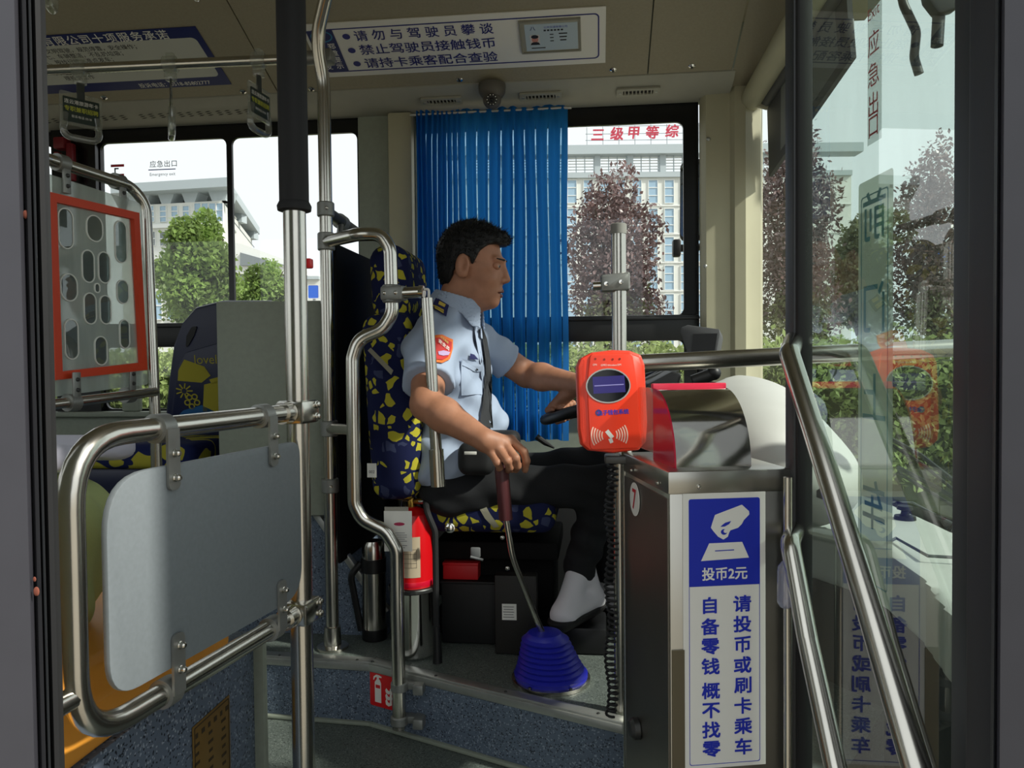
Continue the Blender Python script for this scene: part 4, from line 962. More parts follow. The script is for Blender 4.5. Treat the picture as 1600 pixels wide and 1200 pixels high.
# lips, brow, eye: their own thin surfaces
BROW = mat('dark_brown_brow', '241a16', 0.8)
LIP = mat('lip', '6e423f', 0.45)
def flip(P):
    q = hq(P); ay = np.abs(q[..., 1]); qa = np.stack([q[..., 0], ay, q[..., 2]], -1)
    d = np.minimum(s_cap(qa, V(0.1010, 0.0, -0.0745), V(0.086, 0.023, -0.0795), 0.0075, 0.0038), s_cap(qa, V(0.0980, 0.0, -0.0890), V(0.085, 0.021, -0.0860), 0.0080, 0.0038))
    return smax(d, -s_box(qa, (0.106, 0.0, -0.0815), (0.016, 0.024, 0.0016), 0.0015), 0.002)
hc = H(0.095, 0, -0.08); g = sdf(flip, hc-V(0.035, 0.045, 0.03), hc+V(0.03, 0.045, 0.03), 0.0018); obj('lips', g, LIP, person, smooth=180)
EYEW = mat('eye_white', '9c928a', 0.4)
for s_ in (-1, 1):
    g = G(); e0 = H(0.0835, s_*0.034, 0.0005); g.sph(e0, 0.0115, 16, 12); ey = obj('eye', g, EYEW, person)
    g = G(); g.sph(e0+hF*0.0068-V(0, 0, 0.0012), (0.0062, 0.0052, 0.0052), 12, 10); obj('iris', g, BLACK, ey)
    def flid(P):
        q = hq(P); d = s_ell(q, (0.0825, s_*0.034, 0.0005), (0.0142, 0.0185, 0.0132)); d = np.maximum(d, -s_ell(q, (0.0825, s_*0.034, 0.0005), (0.0122, 0.0155, 0.0112)))
        return smax(d, -s_ell(q, (0.100, s_*0.034, -0.0008), (0.016, 0.0145, 0.0046)), 0.001)
    g = sdf(flid, e0-0.028, e0+0.028, 0.0013); obj('eyelids', g, SKIN, ey, smooth=180)
    g = sdf(lambda P: s_cap(hq(P), V(0.1035, s_*0.014, 0.0225), V(0.087, s_*0.052, 0.0225), 0.0034, 0.0022), H(0.095, s_*0.033, 0.03)-V(0.03, 0.03, 0.015), H(0.095, s_*0.033, 0.03)+V(0.03, 0.03, 0.015), 0.0018); obj('eyebrow', g, BROW, person, smooth=180)
# hair
hx = [-0.13, -0.095, -0.062, -0.046, -0.034, -0.026, -0.012, 0.006, 0.012, 0.017, 0.026, 0.034, 0.055, 0.075, 0.12]
hz = [-0.075, -0.080, -0.072, -0.040, 0.005, 0.022, 0.024, 0.018, -0.004, -0.004, 0.018, 0.040, 0.062, 0.070, 0.066]
def fhair(P):
    q = hq(P); w = 0.0009*np.sin(q[..., 0]*260+q[..., 1]*90)+0.0009*np.sin(q[..., 2]*240+q[..., 1]*150+q[..., 0]*70)
    d = s_ell(q, (-0.010, 0, 0.034), (0.112, 0.086, 0.111)); d = smin(d, s_ell(q, (0.062, 0, 0.088), (0.048, 0.060, 0.030)), 0.02)
    d = smin(d, s_ell(q, (-0.055, 0, -0.03), (0.055, 0.066, 0.055)), 0.02)+w
    cut = np.interp(q[..., 0], hx, hz)-q[..., 2]; return smax(d, cut, 0.005)
g = sdf(fhair, HC-V(0.15, 0.11, 0.12), HC+V(0.16, 0.11, 0.18), 0.0042)
hv = np.array(g.v)[rng.integers(0, len(g.v), 6500)]
for p in hv:
    q = (p-HC)@HR; o = nrm(q-V(-0.01, 0, 0.03)); tn = nrm(np.cross(o, V(0, 1, 0)+0.6*rng.normal(size=3)))*(1 if rng.random() < 0.8 else -1)
    if q[2] < np.interp(q[0], hx, hz)+0.006: continue
    tip = p+(HR@(o*0.6+V(0.5, 0, 0.1)+0.5*rng.normal(size=3)))*rng.uniform(0.006, 0.014); sd = nrm(np.cross(tip-p, rng.normal(size=3)))*0.0011
    g.add([p-sd, p+sd, tip], [(0, 1, 2)])
obj('hair', g, HAIR, person, smooth=60)
# shirt
slR, slL = sR+(eR-sR)*0.66, sL+(eL-sL)*0.66
dR, dL = nrm(eR-sR), nrm(eL-sL)
belly = W(722, 665, 2.50)
def fshirt(P):
    d = s_ell(P, chest+V(-0.005, 0, 0.0), (0.128, 0.190, 0.205)); d = smin(d, s_ell(P, belly, (0.143, 0.185, 0.125)), 0.06)
    d = smin(d, s_ell(P, W(704, 720, 2.49), (0.125, 0.185, 0.11)), 0.06)
    d = smin(d, s_cap(P, sR+V(0, 0.03, 0.0), sL-V(0, 0.03, 0.0), 0.066, 0.066), 0.06)
    d = smin(d, s_cap(P, sR, nb+V(-0.01, -0.05, -0.02), 0.060, 0.052), 0.04); d = smin(d, s_cap(P, sL, nb+V(-0.01, 0.05, -0.02), 0.060, 0.052), 0.04)
    w = 0.006*np.sin(P[..., 2]*48+P[..., 0]*30+1.5*np.sin(P[..., 1]*16))+0.004*np.sin(P[..., 0]*70-P[..., 2]*55+P[..., 1]*20); d = d+w*1.1
    for s_, e_, dd, m in ((sR, slR, dR, 0.076), (sL, slL, dL, 0.070)):
        a = s_cap(P, s_, e_+dd*0.06, m*0.98, m*1.02)+0.6*w; a = smax(a, (P-e_)@dd, 0.004)
        hole = smax(s_cap(P, s_+dd*0.05, e_+dd*0.12, m*0.2, m*1.02-0.005), -((P-e_)@dd)-0.07, 0.004); a = np.maximum(a, -hole); d = smin(d, a, 0.035)
        d = np.maximum(d, -smax(hole, -((P-e_)@dd)-0.02, 0.002))
    d = np.maximum(d, -s_ell(P, nb+V(0.028, 0, 0.085), (0.060, 0.060, 0.085)))      # open neck
    return d
lo2 = np.minimum.reduce([sR, slR, pel, slL])-V(0.20, 0.12, 0.14); hi2 = np.maximum.reduce([slL, sL, nb, belly])+V(0.16, 0.13, 0.06)
g = sdf(fshirt, lo2, hi2, 0.0065); shirt = obj('shirt', g, SHIRT, person, smooth=180)
# collar: two folded leaves round the neck
def fcol(P):
    ax = nrm(V(0.30, 0, 1)); o = nb+V(0.012, 0, 0.008); q = P-o; z = q@ax; rr = q-z[..., None]*ax; r = np.sqrt((rr[..., 0]/1.05)**2+(rr[..., 1])**2+rr[..., 2]**2); fx = rr@nrm(V(1, 0, -0.3))
    R0 = 0.072+(0.042-z)*0.42; d = np.abs(r-R0)-0.0028; low = -0.006-0.036*np.clip(fx/0.075, 0, 1)**2
    d = np.maximum(d, z-0.040); d = np.maximum(d, low-z); gap = 0.020-np.abs(P[..., 1]-nb[1])+np.clip(0.040-z, 0, 1)*0.35
    return np.maximum(d, np.minimum(gap, fx-0.02))
g = sdf(fcol, nb-V(0.15, 0.16, 0.12), nb+V(0.20, 0.16, 0.10), 0.0038); obj('collar', g, SHIRT, shirt, smooth=180)
def on_shirt(px, py, fn=None, lift=0.001):
    """first point of the shirt surface along the line of sight, with its normal"""
    fn = fn or fshirt; q = ray(px, py); d = 1.9
    for _ in range(120):
        v = float(fn((CAM+q*d)[None, :])[0]); d += max(v*0.7, 0.0003)
        if v < 0.0006: break
    p = CAM+q*d; e = 0.004; n = V(*[float(fn((p+dv)[None, :])[0])-float(fn((p-dv)[None, :])[0]) for dv in (V(e, 0, 0), V(0, e, 0), V(0, 0, e))]); n = nrm(n)
    return p+n*lift, n
def patch(name, L, m, parent, lift=0.002, sub=3, fn=None):
    """piece of cloth lying on the shirt, outlined by image points"""
    L2 = []
    for i in range(len(L)):
        a, b = np.array(L[i], float), np.array(L[(i+1) % len(L)], float)
        for k in range(sub): L2.append(a+(b-a)*k/sub)
    cen = np.mean(np.array(L2), 0); g = G(); vs = []; R_ = 4
    for r in range(R_+1):
        for q in L2:
            pt = cen+(q-cen)*r/R_; p, n = on_shirt(pt[0], pt[1], fn, lift)
            if r == 0: pc_ = p
            if np.linalg.norm(p-pc_) > 0.2: p = CAM+ray(pt[0], pt[1])*((pc_-CAM)@fw)   # off the cloth's edge: keep the patch's own distance
            vs.append(p)
    n_ = len(L2); fs = [(r*n_+k, r*n_+(k+1) % n_, (r+1)*n_+(k+1) % n_, (r+1)*n_+k) for r in range(R_) for k in range(n_)]
    g.add(vs, [tuple(reversed(q)) for q in fs]); return obj(name, g, m, parent, smooth=180)
NAVYC = mat('navy_cloth', '23275c', 0.8); GOLD = mat('gold_thread', 'c8b04a', 0.5)
ep = patch('epaulette', [(683, 466), (702, 478), (697, 497), (675, 484)], NAVYC, shirt, 0.005)
patch('gold_stripe', [(679, 478.0), (694, 487), (693, 489.5), (678, 480.5)], GOLD, ep, 0.0075); patch('gold_stripe', [(680, 482.5), (693.5, 490.5), (692.5, 493), (679, 485)], GOLD, ep, 0.0075)
patch('gold_emblem', [(688, 471.5), (697, 477), (695, 482), (686, 477)], GOLD, ep, 0.0075)
BADGE = mat('orange_badge', 'e2702a', 0.6); BADGER = mat('red_badge', 'c22a2a', 0.6)
bd = patch('sleeve_badge', [(677, 526), (690, 524), (706, 531), (706, 545), (701, 563), (690, 569), (677, 567)], BADGE, shirt, 0.005)
patch('badge_field', [(677, 531), (690, 529), (703, 535), (703, 546), (698, 560), (690, 565), (677, 563)], BADGER, bd, 0.0075)
p, n = on_shirt(690, 541, lift=0.0105); u = nrm(W(700, 543, 2.3)-W(680, 540, 2.3)); u = nrm(u-n*(u@n)); bf = Frame(p, u, np.cross(n, u)); bf.n = n
text('安全员', 0.0155, bf, WHITE, bd, 0.0, 0, c=0.0, bold=0.02)
p, n = on_shirt(691, 532.5, lift=0.0105); bf = Frame(p, u-n*(u@n), np.cross(n, u)); bf.n = n; text('公交集团', 0.008, bf, GOLD, bd, 0, 0, c=0.0, bold=0.02)
patch('badge_emblem', [(682, 552), (690, 550), (700, 553), (698, 558), (690, 559), (683, 557)], mat('lilac_print', 'b9a0c8', 0.6), bd, 0.0095)
pk = patch('breast_pocket', [(719, 561), (752, 572), (752, 617), (720, 617)], SHIRT, shirt, 0.004)
patch('pocket_flap', [(718, 559), (752, 570), (751, 579), (738, 580), (719, 571)], SHIRT, pk, 0.007)
patch('pocket_card', [(733, 552), (740, 555), (746, 562), (733, 561)], NAVYC, pk, 0.006)
patch('button', [(740.5, 574), (743.5, 575), (743.5, 577.5), (740.5, 577)], BLACKP, pk, 0.0095)
patch('placket', [(739, 507), (745, 506), (760, 600), (766, 660), (759, 662), (753, 600)], SHIRT, shirt, 0.003)
# shoulder strap and waist bag
STR = mat('charcoal_webbing', '2b2d31', 0.85, bump=0.2, bscale=500)
st = thing('shoulder_bag', 'charcoal strap and bag worn across the driver front', 'bag', W(752, 735, 2.33))
patch('strap', [(749, 510), (754, 511), (764, 570), (767, 640), (767, 668), (748, 668), (752, 620), (757, 570)], STR, st, 0.008)
def fbag(P): return smin(s_box(P, W(745, 716, 2.30), (0.055, 0.04, 0.05), 0.03), s_box(P, W(782, 688, 2.36), (0.06, 0.05, 0.03), 0.025), 0.03)
g = sdf(fbag, W(745, 716, 2.30)-V(0.09, 0.09, 0.09), W(782, 688, 2.36)+V(0.1, 0.09, 0.07), 0.009); obj('pouch', g, mat('black_bag', '151618', 0.7), st)
g = G(); g.box(W(735, 708, 2.245), (0.036, 0.004, 0.009), bev=0.001); obj('buckle_label', g, WHITE, st)
patch('cushion_strap', [(733, 778), (746, 779), (756, 785), (767, 804), (780, 822), (772, 824), (758, 810), (747, 791)], TAPE, seat_, 0.003, fn=lambda P: fcush(P))
# trousers
kR, kL = W(944, 760, 2.36), W(932, 724, 2.66); aR, aL = W(905, 888, 2.46), W(955, 900, 2.66)
hR, hL_ = W(712, 765, 2.40), W(712, 758, 2.62)
def ftr(P):
    d = s_ell(P, pel+V(-0.0, 0, -0.01), (0.125, 0.185, 0.095))
    for a, k, e in ((hR, kR, aR), (hL_, kL, aL)):
        d = smin(d, s_cap(P, a, k, 0.082, 0.062), 0.05); d = smin(d, s_cap(P, k, e, 0.062, 0.052), 0.03)
    w = 0.005*np.sin(P[..., 0]*45+P[..., 2]*60)+0.004*np.sin(P[..., 2]*80-P[..., 1]*50+P[..., 0]*20)
    return d+w*0.6
lo3 = np.minimum.reduce([pel, aR, hR, kR])-V(0.16, 0.22, 0.10); hi3 = np.maximum.reduce([kR, kL, aL, hL_])+V(0.10, 0.22, 0.12)
g = sdf(ftr, lo3, hi3, 0.0095); obj('trousers', g, TROU, person, smooth=180)
# feet: white socks in black slip-on shoes
SHOE = mat('black_cloth_shoe', '101012', 0.7)
for a, heel, toe, nm in ((aR, W(925, 935, 2.48), W(880, 940, 2.34), 'R'), (aL, W(945, 955, 2.70), W(985, 950, 2.62), 'L')):
    zb = 0.295 if nm == 'R' else 0.225
    hl = V(heel[0], heel[1], zb+0.035); to = V(toe[0], toe[1], zb+0.028)
    def fs_(P): return smin(smin(s_cap(P, a+V(0, 0, 0.04), hl, 0.040, 0.038), s_cap(P, hl, to, 0.040, 0.036), 0.02), s_cap(P, a, to, 0.036, 0.032), 0.03)
    g = sdf(fs_, np.minimum.reduce([a, hl, to])-0.07, np.maximum.reduce([a, hl, to])+V(0.07, 0.07, 0.12), 0.006); obj('sock', g, SOCK, person, smooth=180)
    def fsh(P):
        d = s_cap(P, hl-V(0, 0, 0.004), to-V(0, 0, 0.004)+nrm(to-hl)*0.012, 0.049, 0.045); return np.maximum(d, P[..., 2]-(zb+0.020))
    g = sdf(fsh, np.minimum(hl, to)-0.08, np.maximum(hl, to)+0.08, 0.006); gv = np.array(g.v); gv[:, 2] = np.maximum(gv[:, 2], zb-0.02); g.v = [tuple(q) for q in gv]; sh = obj('shoe', g, SHOE, person, smooth=180)
pd = W(905, 985, 2.42); g = G(); g.box((pd[0]+0.01, 2.44, 0.2325), (0.15, 0.17, 0.083), bev=0.008); obj('pedal_block', g, BLACK, label='low black pedal block under the driver white sock', cat='pedal')

# ---- steering wheel
t = thing('steering_wheel', 'large black bus steering wheel behind the orange card reader', 'steering wheel', WHC-wN*0.25)
g = G(); n_ = 48; g.tube([rim(2*PI*k/n_) for k in range(n_)], 0.0165, 12, closed=True); obj('rim', g, BLACK, t)
g = G(); g.lathe([(0.03, -0.06), (0.085, -0.03), (0.09, 0.0), (0.06, 0.012), (0, 0.016)], WHC-wN*0.02, wN, 28); obj('hub', g, BLACK, t)
for a in (0.5, PI-0.5, PI+0.6, -0.6):
    g = G(); g.tube([WHC-wN*0.02+0.07*(wU*math.cos(a)+wV*math.sin(a)), rim(a)], [0.022, 0.013], 10); obj('spoke', g, BLACK, t)
g = G(); g.tube([WHC-wN*0.04, WHC-wN*0.22+V(0.03, 0, 0), V(WHC[0]+0.16, WHC[1], 0.35)], [0.05, 0.065, 0.07], 16); obj('column', g, BLACK, t)
g = G(); c = W(1030, 640, 2.40); g.tube([WHC-wN*0.06, W(1045, 618, 2.36)], 0.008, 8); g.tube([W(1036, 624, 2.37), W(1050, 614, 2.35)], 0.012, 10); obj('stalk', g, BLACK, t)
g = G(); g.tube([W(838, 682, 2.45), W(852, 692, 2.45), W(866, 700, 2.45)], [0.010, 0.009, 0.003], 10); hb = obj('parking_lever', g, BLACK, label='small black lever tip beyond the driver knee', cat='lever')

# ---- gear lever
b0 = V(-0.135, 2.20, 0.19); b0 = PZ(861, 1062, 0.19)
t = thing('gear_lever', 'gear lever with maroon grip and blue bellows boot', 'gear lever', b0)
BOOT = mat('blue_bellows', '1b22a8', 0.45)
topc = W(851, 992, 2.15); hgt = topc[2]-0.21
sk = lambda z: (topc-b0)*V(1, 1, 0)*np.clip((z-0.02)/hgt, 0, 1)
prof = [(0.104, 0.012)]; N_ = 8
for k in range(N_):
    u0_, u1_ = k/N_, (k+0.5)/N_; r0 = 0.098-(0.098-0.056)*u0_**0.8; prof += [(r0+0.006, 0.02+hgt*u0_), (r0+0.007, 0.02+hgt*(u0_+0.25/N_)), (r0-0.004, 0.02+hgt*(u0_+0.72/N_))]
prof += [(0.054, 0.02+hgt), (0.046, 0.028+hgt), (0.02, 0.032+hgt), (0.0, 0.032+hgt)]
g = G(); g.lathe(prof, b0, n=40, skew=sk); obj('boot', g, BOOT, t)
g = G(); g.lathe([(0.112, 0.0), (0.112, 0.010), (0.100, 0.014)], b0, n=40); rg = obj('boot_ring', g, STEEL, t)
for a in (0.4, 1.6, 2.7, 4.2, 5.3): g = G(); g.lathe([(0.005, 0.010), (0.004, 0.015), (0, 0.0155)], b0+V(0.107*math.cos(a), 0.107*math.sin(a), 0), n=8); obj('screw', g, DARKMET, rg)
g = G(); g.tube(fillet([W(851, 996, 2.15), W(840, 972, 2.14), W(801, 872, 2.10), W(790, 805, 2.09)], 0.25, 6), 0.0085, 12); obj('rod', g, STEEL, t)
g = G(); g.tube([W(790.5, 812, 2.09), W(784, 735, 2.085), W(784, 712, 2.09)], [0.0185, 0.0195, 0.016], 18); obj('grip', g, mat('maroon_grip', '4a1a1e', 0.45), t, label='maroon grip')
g = G(); g.lathe([(0.012, 0), (0.021, 0.006), (0.0, 0.016)], W(784, 714, 2.09), (0, 0, 1), 18); obj('knob', g, BLACK, t)

# ---- fire extinguisher standing in a steel bucket, thermos, boxes
eb = PZ(638, 1034, 0.19)+V(0, 0.072, 0)
t = thing('steel_bucket', 'tall polished steel bucket holding the fire extinguisher', 'bucket', eb)
zr = W(638, 922, 2.33)[2]
g = G(); g.lathe([(0.066, 0.002), (0.071, 0.008), (0.0725, zr-0.19-0.004), (0.0745, zr-0.19), (0.070, zr-0.19), (0.069, 0.02), (0, 0.02)], eb, n=36); obj('wall', g, CHROME, t)
g = G(); g.lathe([(0.0735, zr-0.205), (0.0765, zr-0.202), (0.0765, zr-0.194), (0.0735, zr-0.19)], eb, n=36); obj('rim_band', g, DARKMET, t)
t = thing('fire_extinguisher', 'red fire extinguisher with paper label standing in the steel bucket', 'fire extinguisher', eb+V(0, 0, 0.022))
ze = W(642, 798, 2.33)[2]; z0 = 0.212
g = G(); g.lathe([(0.058, z0), (0.062, z0+0.012), (0.062, ze-0.045), (0.055, ze-0.018), (0.034, ze-0.003), (0.016, ze+0.002), (0, ze+0.003)], V(eb[0], eb[1], 0), n=36); obj('cylinder', g, RED, t)
g = G(); g.lathe([(0.0625, zr+0.004), (0.0632, zr+0.006), (0.0632, zr+0.018), (0.0625, zr+0.02)], V(eb[0], eb[1], 0), n=36); obj('red_band', g, mat('bright_red', 'c80f2e', 0.3), t)
def curved(name, a0, a1, z0, z1, r, m, parent, n=14):
    g = G(); vs = []
    for k in range(n+1):
        a = a0+(a1-a0)*k/n
        for z in (z0, z1): vs.append((eb[0]+r*math.cos(a), eb[1]+r*math.sin(a), z))
    g.add(vs, [(2*k, 2*k+2, 2*k+3, 2*k+1) for k in range(n)]); return obj(name, g, m, parent, smooth=60)
zl1, zl0 = W(645, 848, 2.26)[2], W(645, 914, 2.26)[2]
PAPER = mat('aged_paper', 'b9a98f', 0.8)
lb = curved('paper_label', -2.75, -0.95, zl0, zl1, 0.0628, PAPER, t)
for k in range(5): curved('printed_rule', -2.0, -1.15, zl0+0.030+0.014*k, zl0+0.0309+0.014*k, 0.0632, BLACKP, lb, 8)
for a in (-2.0, -1.72, -1.42, -1.15): curved('printed_rule', a, a+0.012, zl0+0.030, zl0+0.086, 0.0632, BLACKP, lb, 1)
vt = V(eb[0], eb[1], ze)
g = G(); g.lathe([(0.014, 0), (0.014, 0.02), (0.010, 0.03)], vt, n=14); g.tube([vt+V(0, 0, 0.018), vt+V(0.035, -0.02, 0.022)], 0.009, 10); obj('valve', g, mat('brass_valve', 'a5823a', 0.3, 0.9), t)
g = G(); g.tube([vt+V(0.03, -0.018, 0.021), vt+V(0.05, -0.028, 0.024)], 0.0085, 12); obj('hose_nut', g, STEEL, t)
g = G(); g.tube([vt+V(0, 0, 0.028), vt+V(-0.05, -0.01, 0.040), vt+V(-0.09, -0.015, 0.030)], [0.007, 0.008, 0.006], 8); obj('squeeze_handle', g, BLACK, t)
g = G(); hs = [vt+V(0.05, -0.028, 0.024), W(667, 800, 2.28), W(680, 830, 2.28), W(681, 900, 2.28), W(682, 985, 2.28)]; g.tube(fillet(hs, 0.06), 0.0095, 10); obj('hose', g, RUBBER, t)
g = G(); e_ = W(683, 1018, 2.28); g.tube([W(682, 978, 2.28), V(W(682, 985, 2.28)[0]+0.002, W(682, 985, 2.28)[1], 0.205)], [0.011, 0.015], 12); obj('nozzle', g, BLACK, t)
tf = Frame(W(622, 830, 2.235), (1, 0.05, 0), (0.02, 0, 1)); t2_ = thing('inspection_tag', 'white inspection tag in a clear sleeve hanging on the fire extinguisher', 'tag', tf.o)
g = G(); g.box((0, 0, 0), (0.082, 0.118, 0.002), tf, 0.0005); k_ = obj('card', g, WHITE, t2_)
g = G(); g.box((-0.004, 0.062, -0.001), (0.07, 0.018, 0.002), tf); obj('card_top', g, mat('grey_card', '9a978c', 0.5), t2_)
g = G(); g.prism(ellipse(0.004, 0.021, 0.016, 0.005, 16), 0.0004, tf, 0.0012); obj('red_stamp', g, mat('magenta_stamp', 'b02a52', 0.6), k_)
g = G()
for k in range(7): g.box((0.003, -0.005-0.006*k if k < 5 else -0.012-0.006*k, 0.0012), (0.046 if k % 3 else 0.034, 0.0017, 0.0004), tf)
obj('printed_lines', g, mat('grey_print', '77757a', 0.6), k_)
g = G(); g.tube([tf.p(0.01, 0.068, 0), W(628, 782, 2.28), vt+V(0, -0.012, 0.02)], 0.0012, 6); obj('wire', g, STEEL, t2_)

tb = PZ(580, 1004, 0.19)+V(0, 0.04, 0)
t = thing('thermos_flask', 'slim steel thermos flask with black collar behind the guard rail', 'thermos', tb)
zT = W(578, 848, 2.48)[2]-0.19
g = G(); g.lathe([(0.040, 0.0), (0.041, 0.004), (0.041, 0.035), (0.039, 0.037)], tb, n=28); obj('base', g, BLACK, t)
g = G(); g.lathe([(0.0385, 0.037), (0.0385, zT-0.10)], tb, n=28); obj('body', g, STEEL, t)
g = G(); g.lathe([(0.0405, zT-0.105), (0.0405, zT-0.06)], tb, n=28); obj('collar', g, BLACK, t)
g = G(); g.lathe([(0.0375, zT-0.06), (0.0375, zT-0.02), (0.03, zT-0.003), (0, zT)], tb, n=28); obj('cap', g, STEEL, t)
g = G(); hA = tb+V(-0.04, -0.01, zT-0.075); g.tube(fillet([hA, tb+V(-0.068, -0.02, zT-0.11), tb+V(-0.070, -0.02, 0.20), tb+V(-0.042, -0.012, 0.03)], 0.03), 0.011, 10); obj('handle', g, BLACK, t)

bx0 = PZ(690, 1006, 0.19); bx1 = PZ(793, 1013, 0.19); w_ = bx1[0]-bx0[0]; zt_ = W(740, 914, 2.44)[2]
g = G(); g.box(((bx0[0]+bx1[0])/2, bx0[1]+0.05, (0.192+zt_)/2), (w_, 0.09, zt_-0.192), bev=0.004); g.box(((bx0[0]+bx1[0])/2, bx0[1]+0.05, zt_), (w_+0.006, 0.098, 0.008), bev=0.002)
obj('black_box', g, mat('matt_black_box', '0f1011', 0.6), label='black box standing in front of the seat pedestal', cat='box')
c = W(716, 898, 2.44); hz_ = 0.05
g = G(); g.box((c[0], bx0[1]+0.045, zt_+0.006+hz_/2), (0.115, 0.06, hz_), bev=0.003); g.box((c[0], bx0[1]+0.045, zt_+0.006+hz_), (0.117, 0.062, 0.010), bev=0.002)
obj('red_box', g, mat('red_carton', 'c2141c', 0.5), label='small red box lying on the black box', cat='box')
c = W(803, 956, 2.5); g = G(); g.box((c[0]+0.02, 2.36, 0.315), (0.13, 0.05, 0.245), bev=0.004); o = obj('dark_case', g, mat('dark_brown_case', '1d1b18', 0.6), label='dark case with a small white label behind the gear lever', cat='box')
f_ = Frame(V(c[0]-0.0, 2.334, W(803, 956, 2.37)[2]), (1, 0, 0), (0, 0, 1)); g = G(); g.box((0, 0, 0), (0.045, 0.050, 0.001), f_); lb = obj('label', g, WHITE, o)
g = G()
for k in range(5): g.box((-0.002, 0.016-0.008*k, 0.0007), (0.034-0.004*(k % 2), 0.0016, 0.0003), f_)
obj('printed_lines', g, BLACKP, lb)

# fire point sticker on the riser
d = nrm(E2-E1); rf = Frame(E1, d, (0, 0, 1)); rf.o = rf.o+rf.n*0.008
pc = rf.pts([(566, 1044), (612, 1052), (612, 1107), (566, 1098)])
t = thing('fire_sticker', 'red fire extinguisher sticker on the platform step', 'sticker', rf.p(0.06, -0.1))
w_ = 0.098; h_ = 0.106; ca = rf.px(589, 1076); x_ = max(ca[0], w_/2+0.002); sf = rf.at(x_, ca[1])
g = G(); g.prism(rrect(w_, h_, 0.008), 0.001, sf, 0.0); obj('plate', g, RED, t)
g = G(); g.prism([(-0.030, -0.040), (-0.006, -0.040), (-0.006, 0.020), (-0.011, 0.030), (-0.014, 0.030), (-0.014, 0.036), (-0.004, 0.036), (-0.004, 0.040), (-0.014, 0.043), (-0.024, 0.043), (-0.034, 0.036), (-0.036, 0.026), (-0.033, 0.026), (-0.029, 0.034), (-0.022, 0.036), (-0.022, 0.030), (-0.030, 0.020)], 0.0004, sf, 0.0012); obj('extinguisher_symbol', g, WHITE, t)
g = G(); g.box((-0.018, 0.008, 0.0018), (0.017, 0.010, 0.0004), sf); obj('symbol_label', g, RED, t)
g = G()
for oy, k in ((-0.044, 1.0), (-0.026, 0.9), (-0.008, 0.8)): g.prism([(0.010, oy+0.014*k), (0.012, oy+0.004), (0.022, oy), (0.034, oy+0.006), (0.034, oy+0.020*k), (0.038, oy+0.032*k), (0.028, oy+0.022*k), (0.026, oy+0.010), (0.020, oy+0.012), (0.014, oy+0.022*k)], 0.0004, sf, 0.0012)
obj('flame_symbol', g, WHITE, t)
# ================================================================== COIN BOX, CARD READER, DASH, DOOR
INOX = mat('coin_box_steel', 'b5b3ab', 0.28, 1.0, noise=0.05, nscale=6)
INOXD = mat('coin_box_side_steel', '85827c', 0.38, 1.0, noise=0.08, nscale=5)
q0, qr, qb = W(1046, 738, 1.20), W(1240, 727, 1.224), W(976, 708, 1.46)
ztop = (q0[2]+qb[2])/2
u = nrm((qr-q0)*V(1, 1, 0)); CW = 0.197; CDp = 0.265
CF = Frame(V(q0[0], q0[1], 0), u, (0, 0, 1))                 # front face, origin at its left edge on the floor, normal towards the door
t = thing('coin_box', 'stainless coin box with blue and white fare sign beside the door', 'coin box', CF.p(CW/2, 0, -CDp/2))
g = G(); g.box((CW/2, (ztop-0.03)/2, -CDp/2), (CW, ztop-0.03, CDp), CF, 0.003); obj('body', g, INOX, t)
g = G(); g.box((CW/2, ztop-0.017, -CDp/2), (CW+0.006, 0.036, CDp+0.006), CF, 0.003); obj('lid', g, INOX, t)
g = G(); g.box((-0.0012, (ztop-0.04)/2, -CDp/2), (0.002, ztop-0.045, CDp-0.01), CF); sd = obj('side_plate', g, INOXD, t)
SDf = Frame(CF.p(-0.0035, 0, -CDp/2), -CF.n, (0, 0, 1))      # left side, normal outwards
if SDf.n@CF.u > 0: SDf = Frame(CF.p(-0.0035, 0, -CDp/2), CF.n, (0, 0, 1))
for px, py in ((988, 735), (1029, 755)): a = SDf.px(px, py); bolt(SDf.p(a[0], a[1], 0.001), SDf.n, t, 0.003, 0.003)
a = CF.px(1091, 760); bolt(CF.p(a[0], a[1], 0.003), CF.n, t, 0.003, 0.003)
a = SDf.px(992, 780); g = G(); g.prism(ellipse(a[0], a[1], 0.030, 0.030, 36), 0.001, SDf, 0.0); nd = obj('number_disc', g, WHITE, t, label='white disc with red 7')
text('7', 0.052, SDf, REDP, nd, a[0], a[1], c=0.0016, bold=0.015)
a = SDf.px(997, 1138); g = G(); g.lathe([(0.019, 0), (0.019, 0.010), (0.013, 0.016), (0, 0.017)], SDf.p(*a), SDf.n, 24); obj('lock', g, DARKMET, t)
g = G(); xx = CF.px(1062, 1100)[0]; zz = CF.px(1060, 1015)[1]; g.box((0.012, zz/2, 0.002), (0.020, zz, 0.003), CF); obj('door_edge', g, mat('brown_tint_steel', '7b735f', 0.4, 0.7), t)
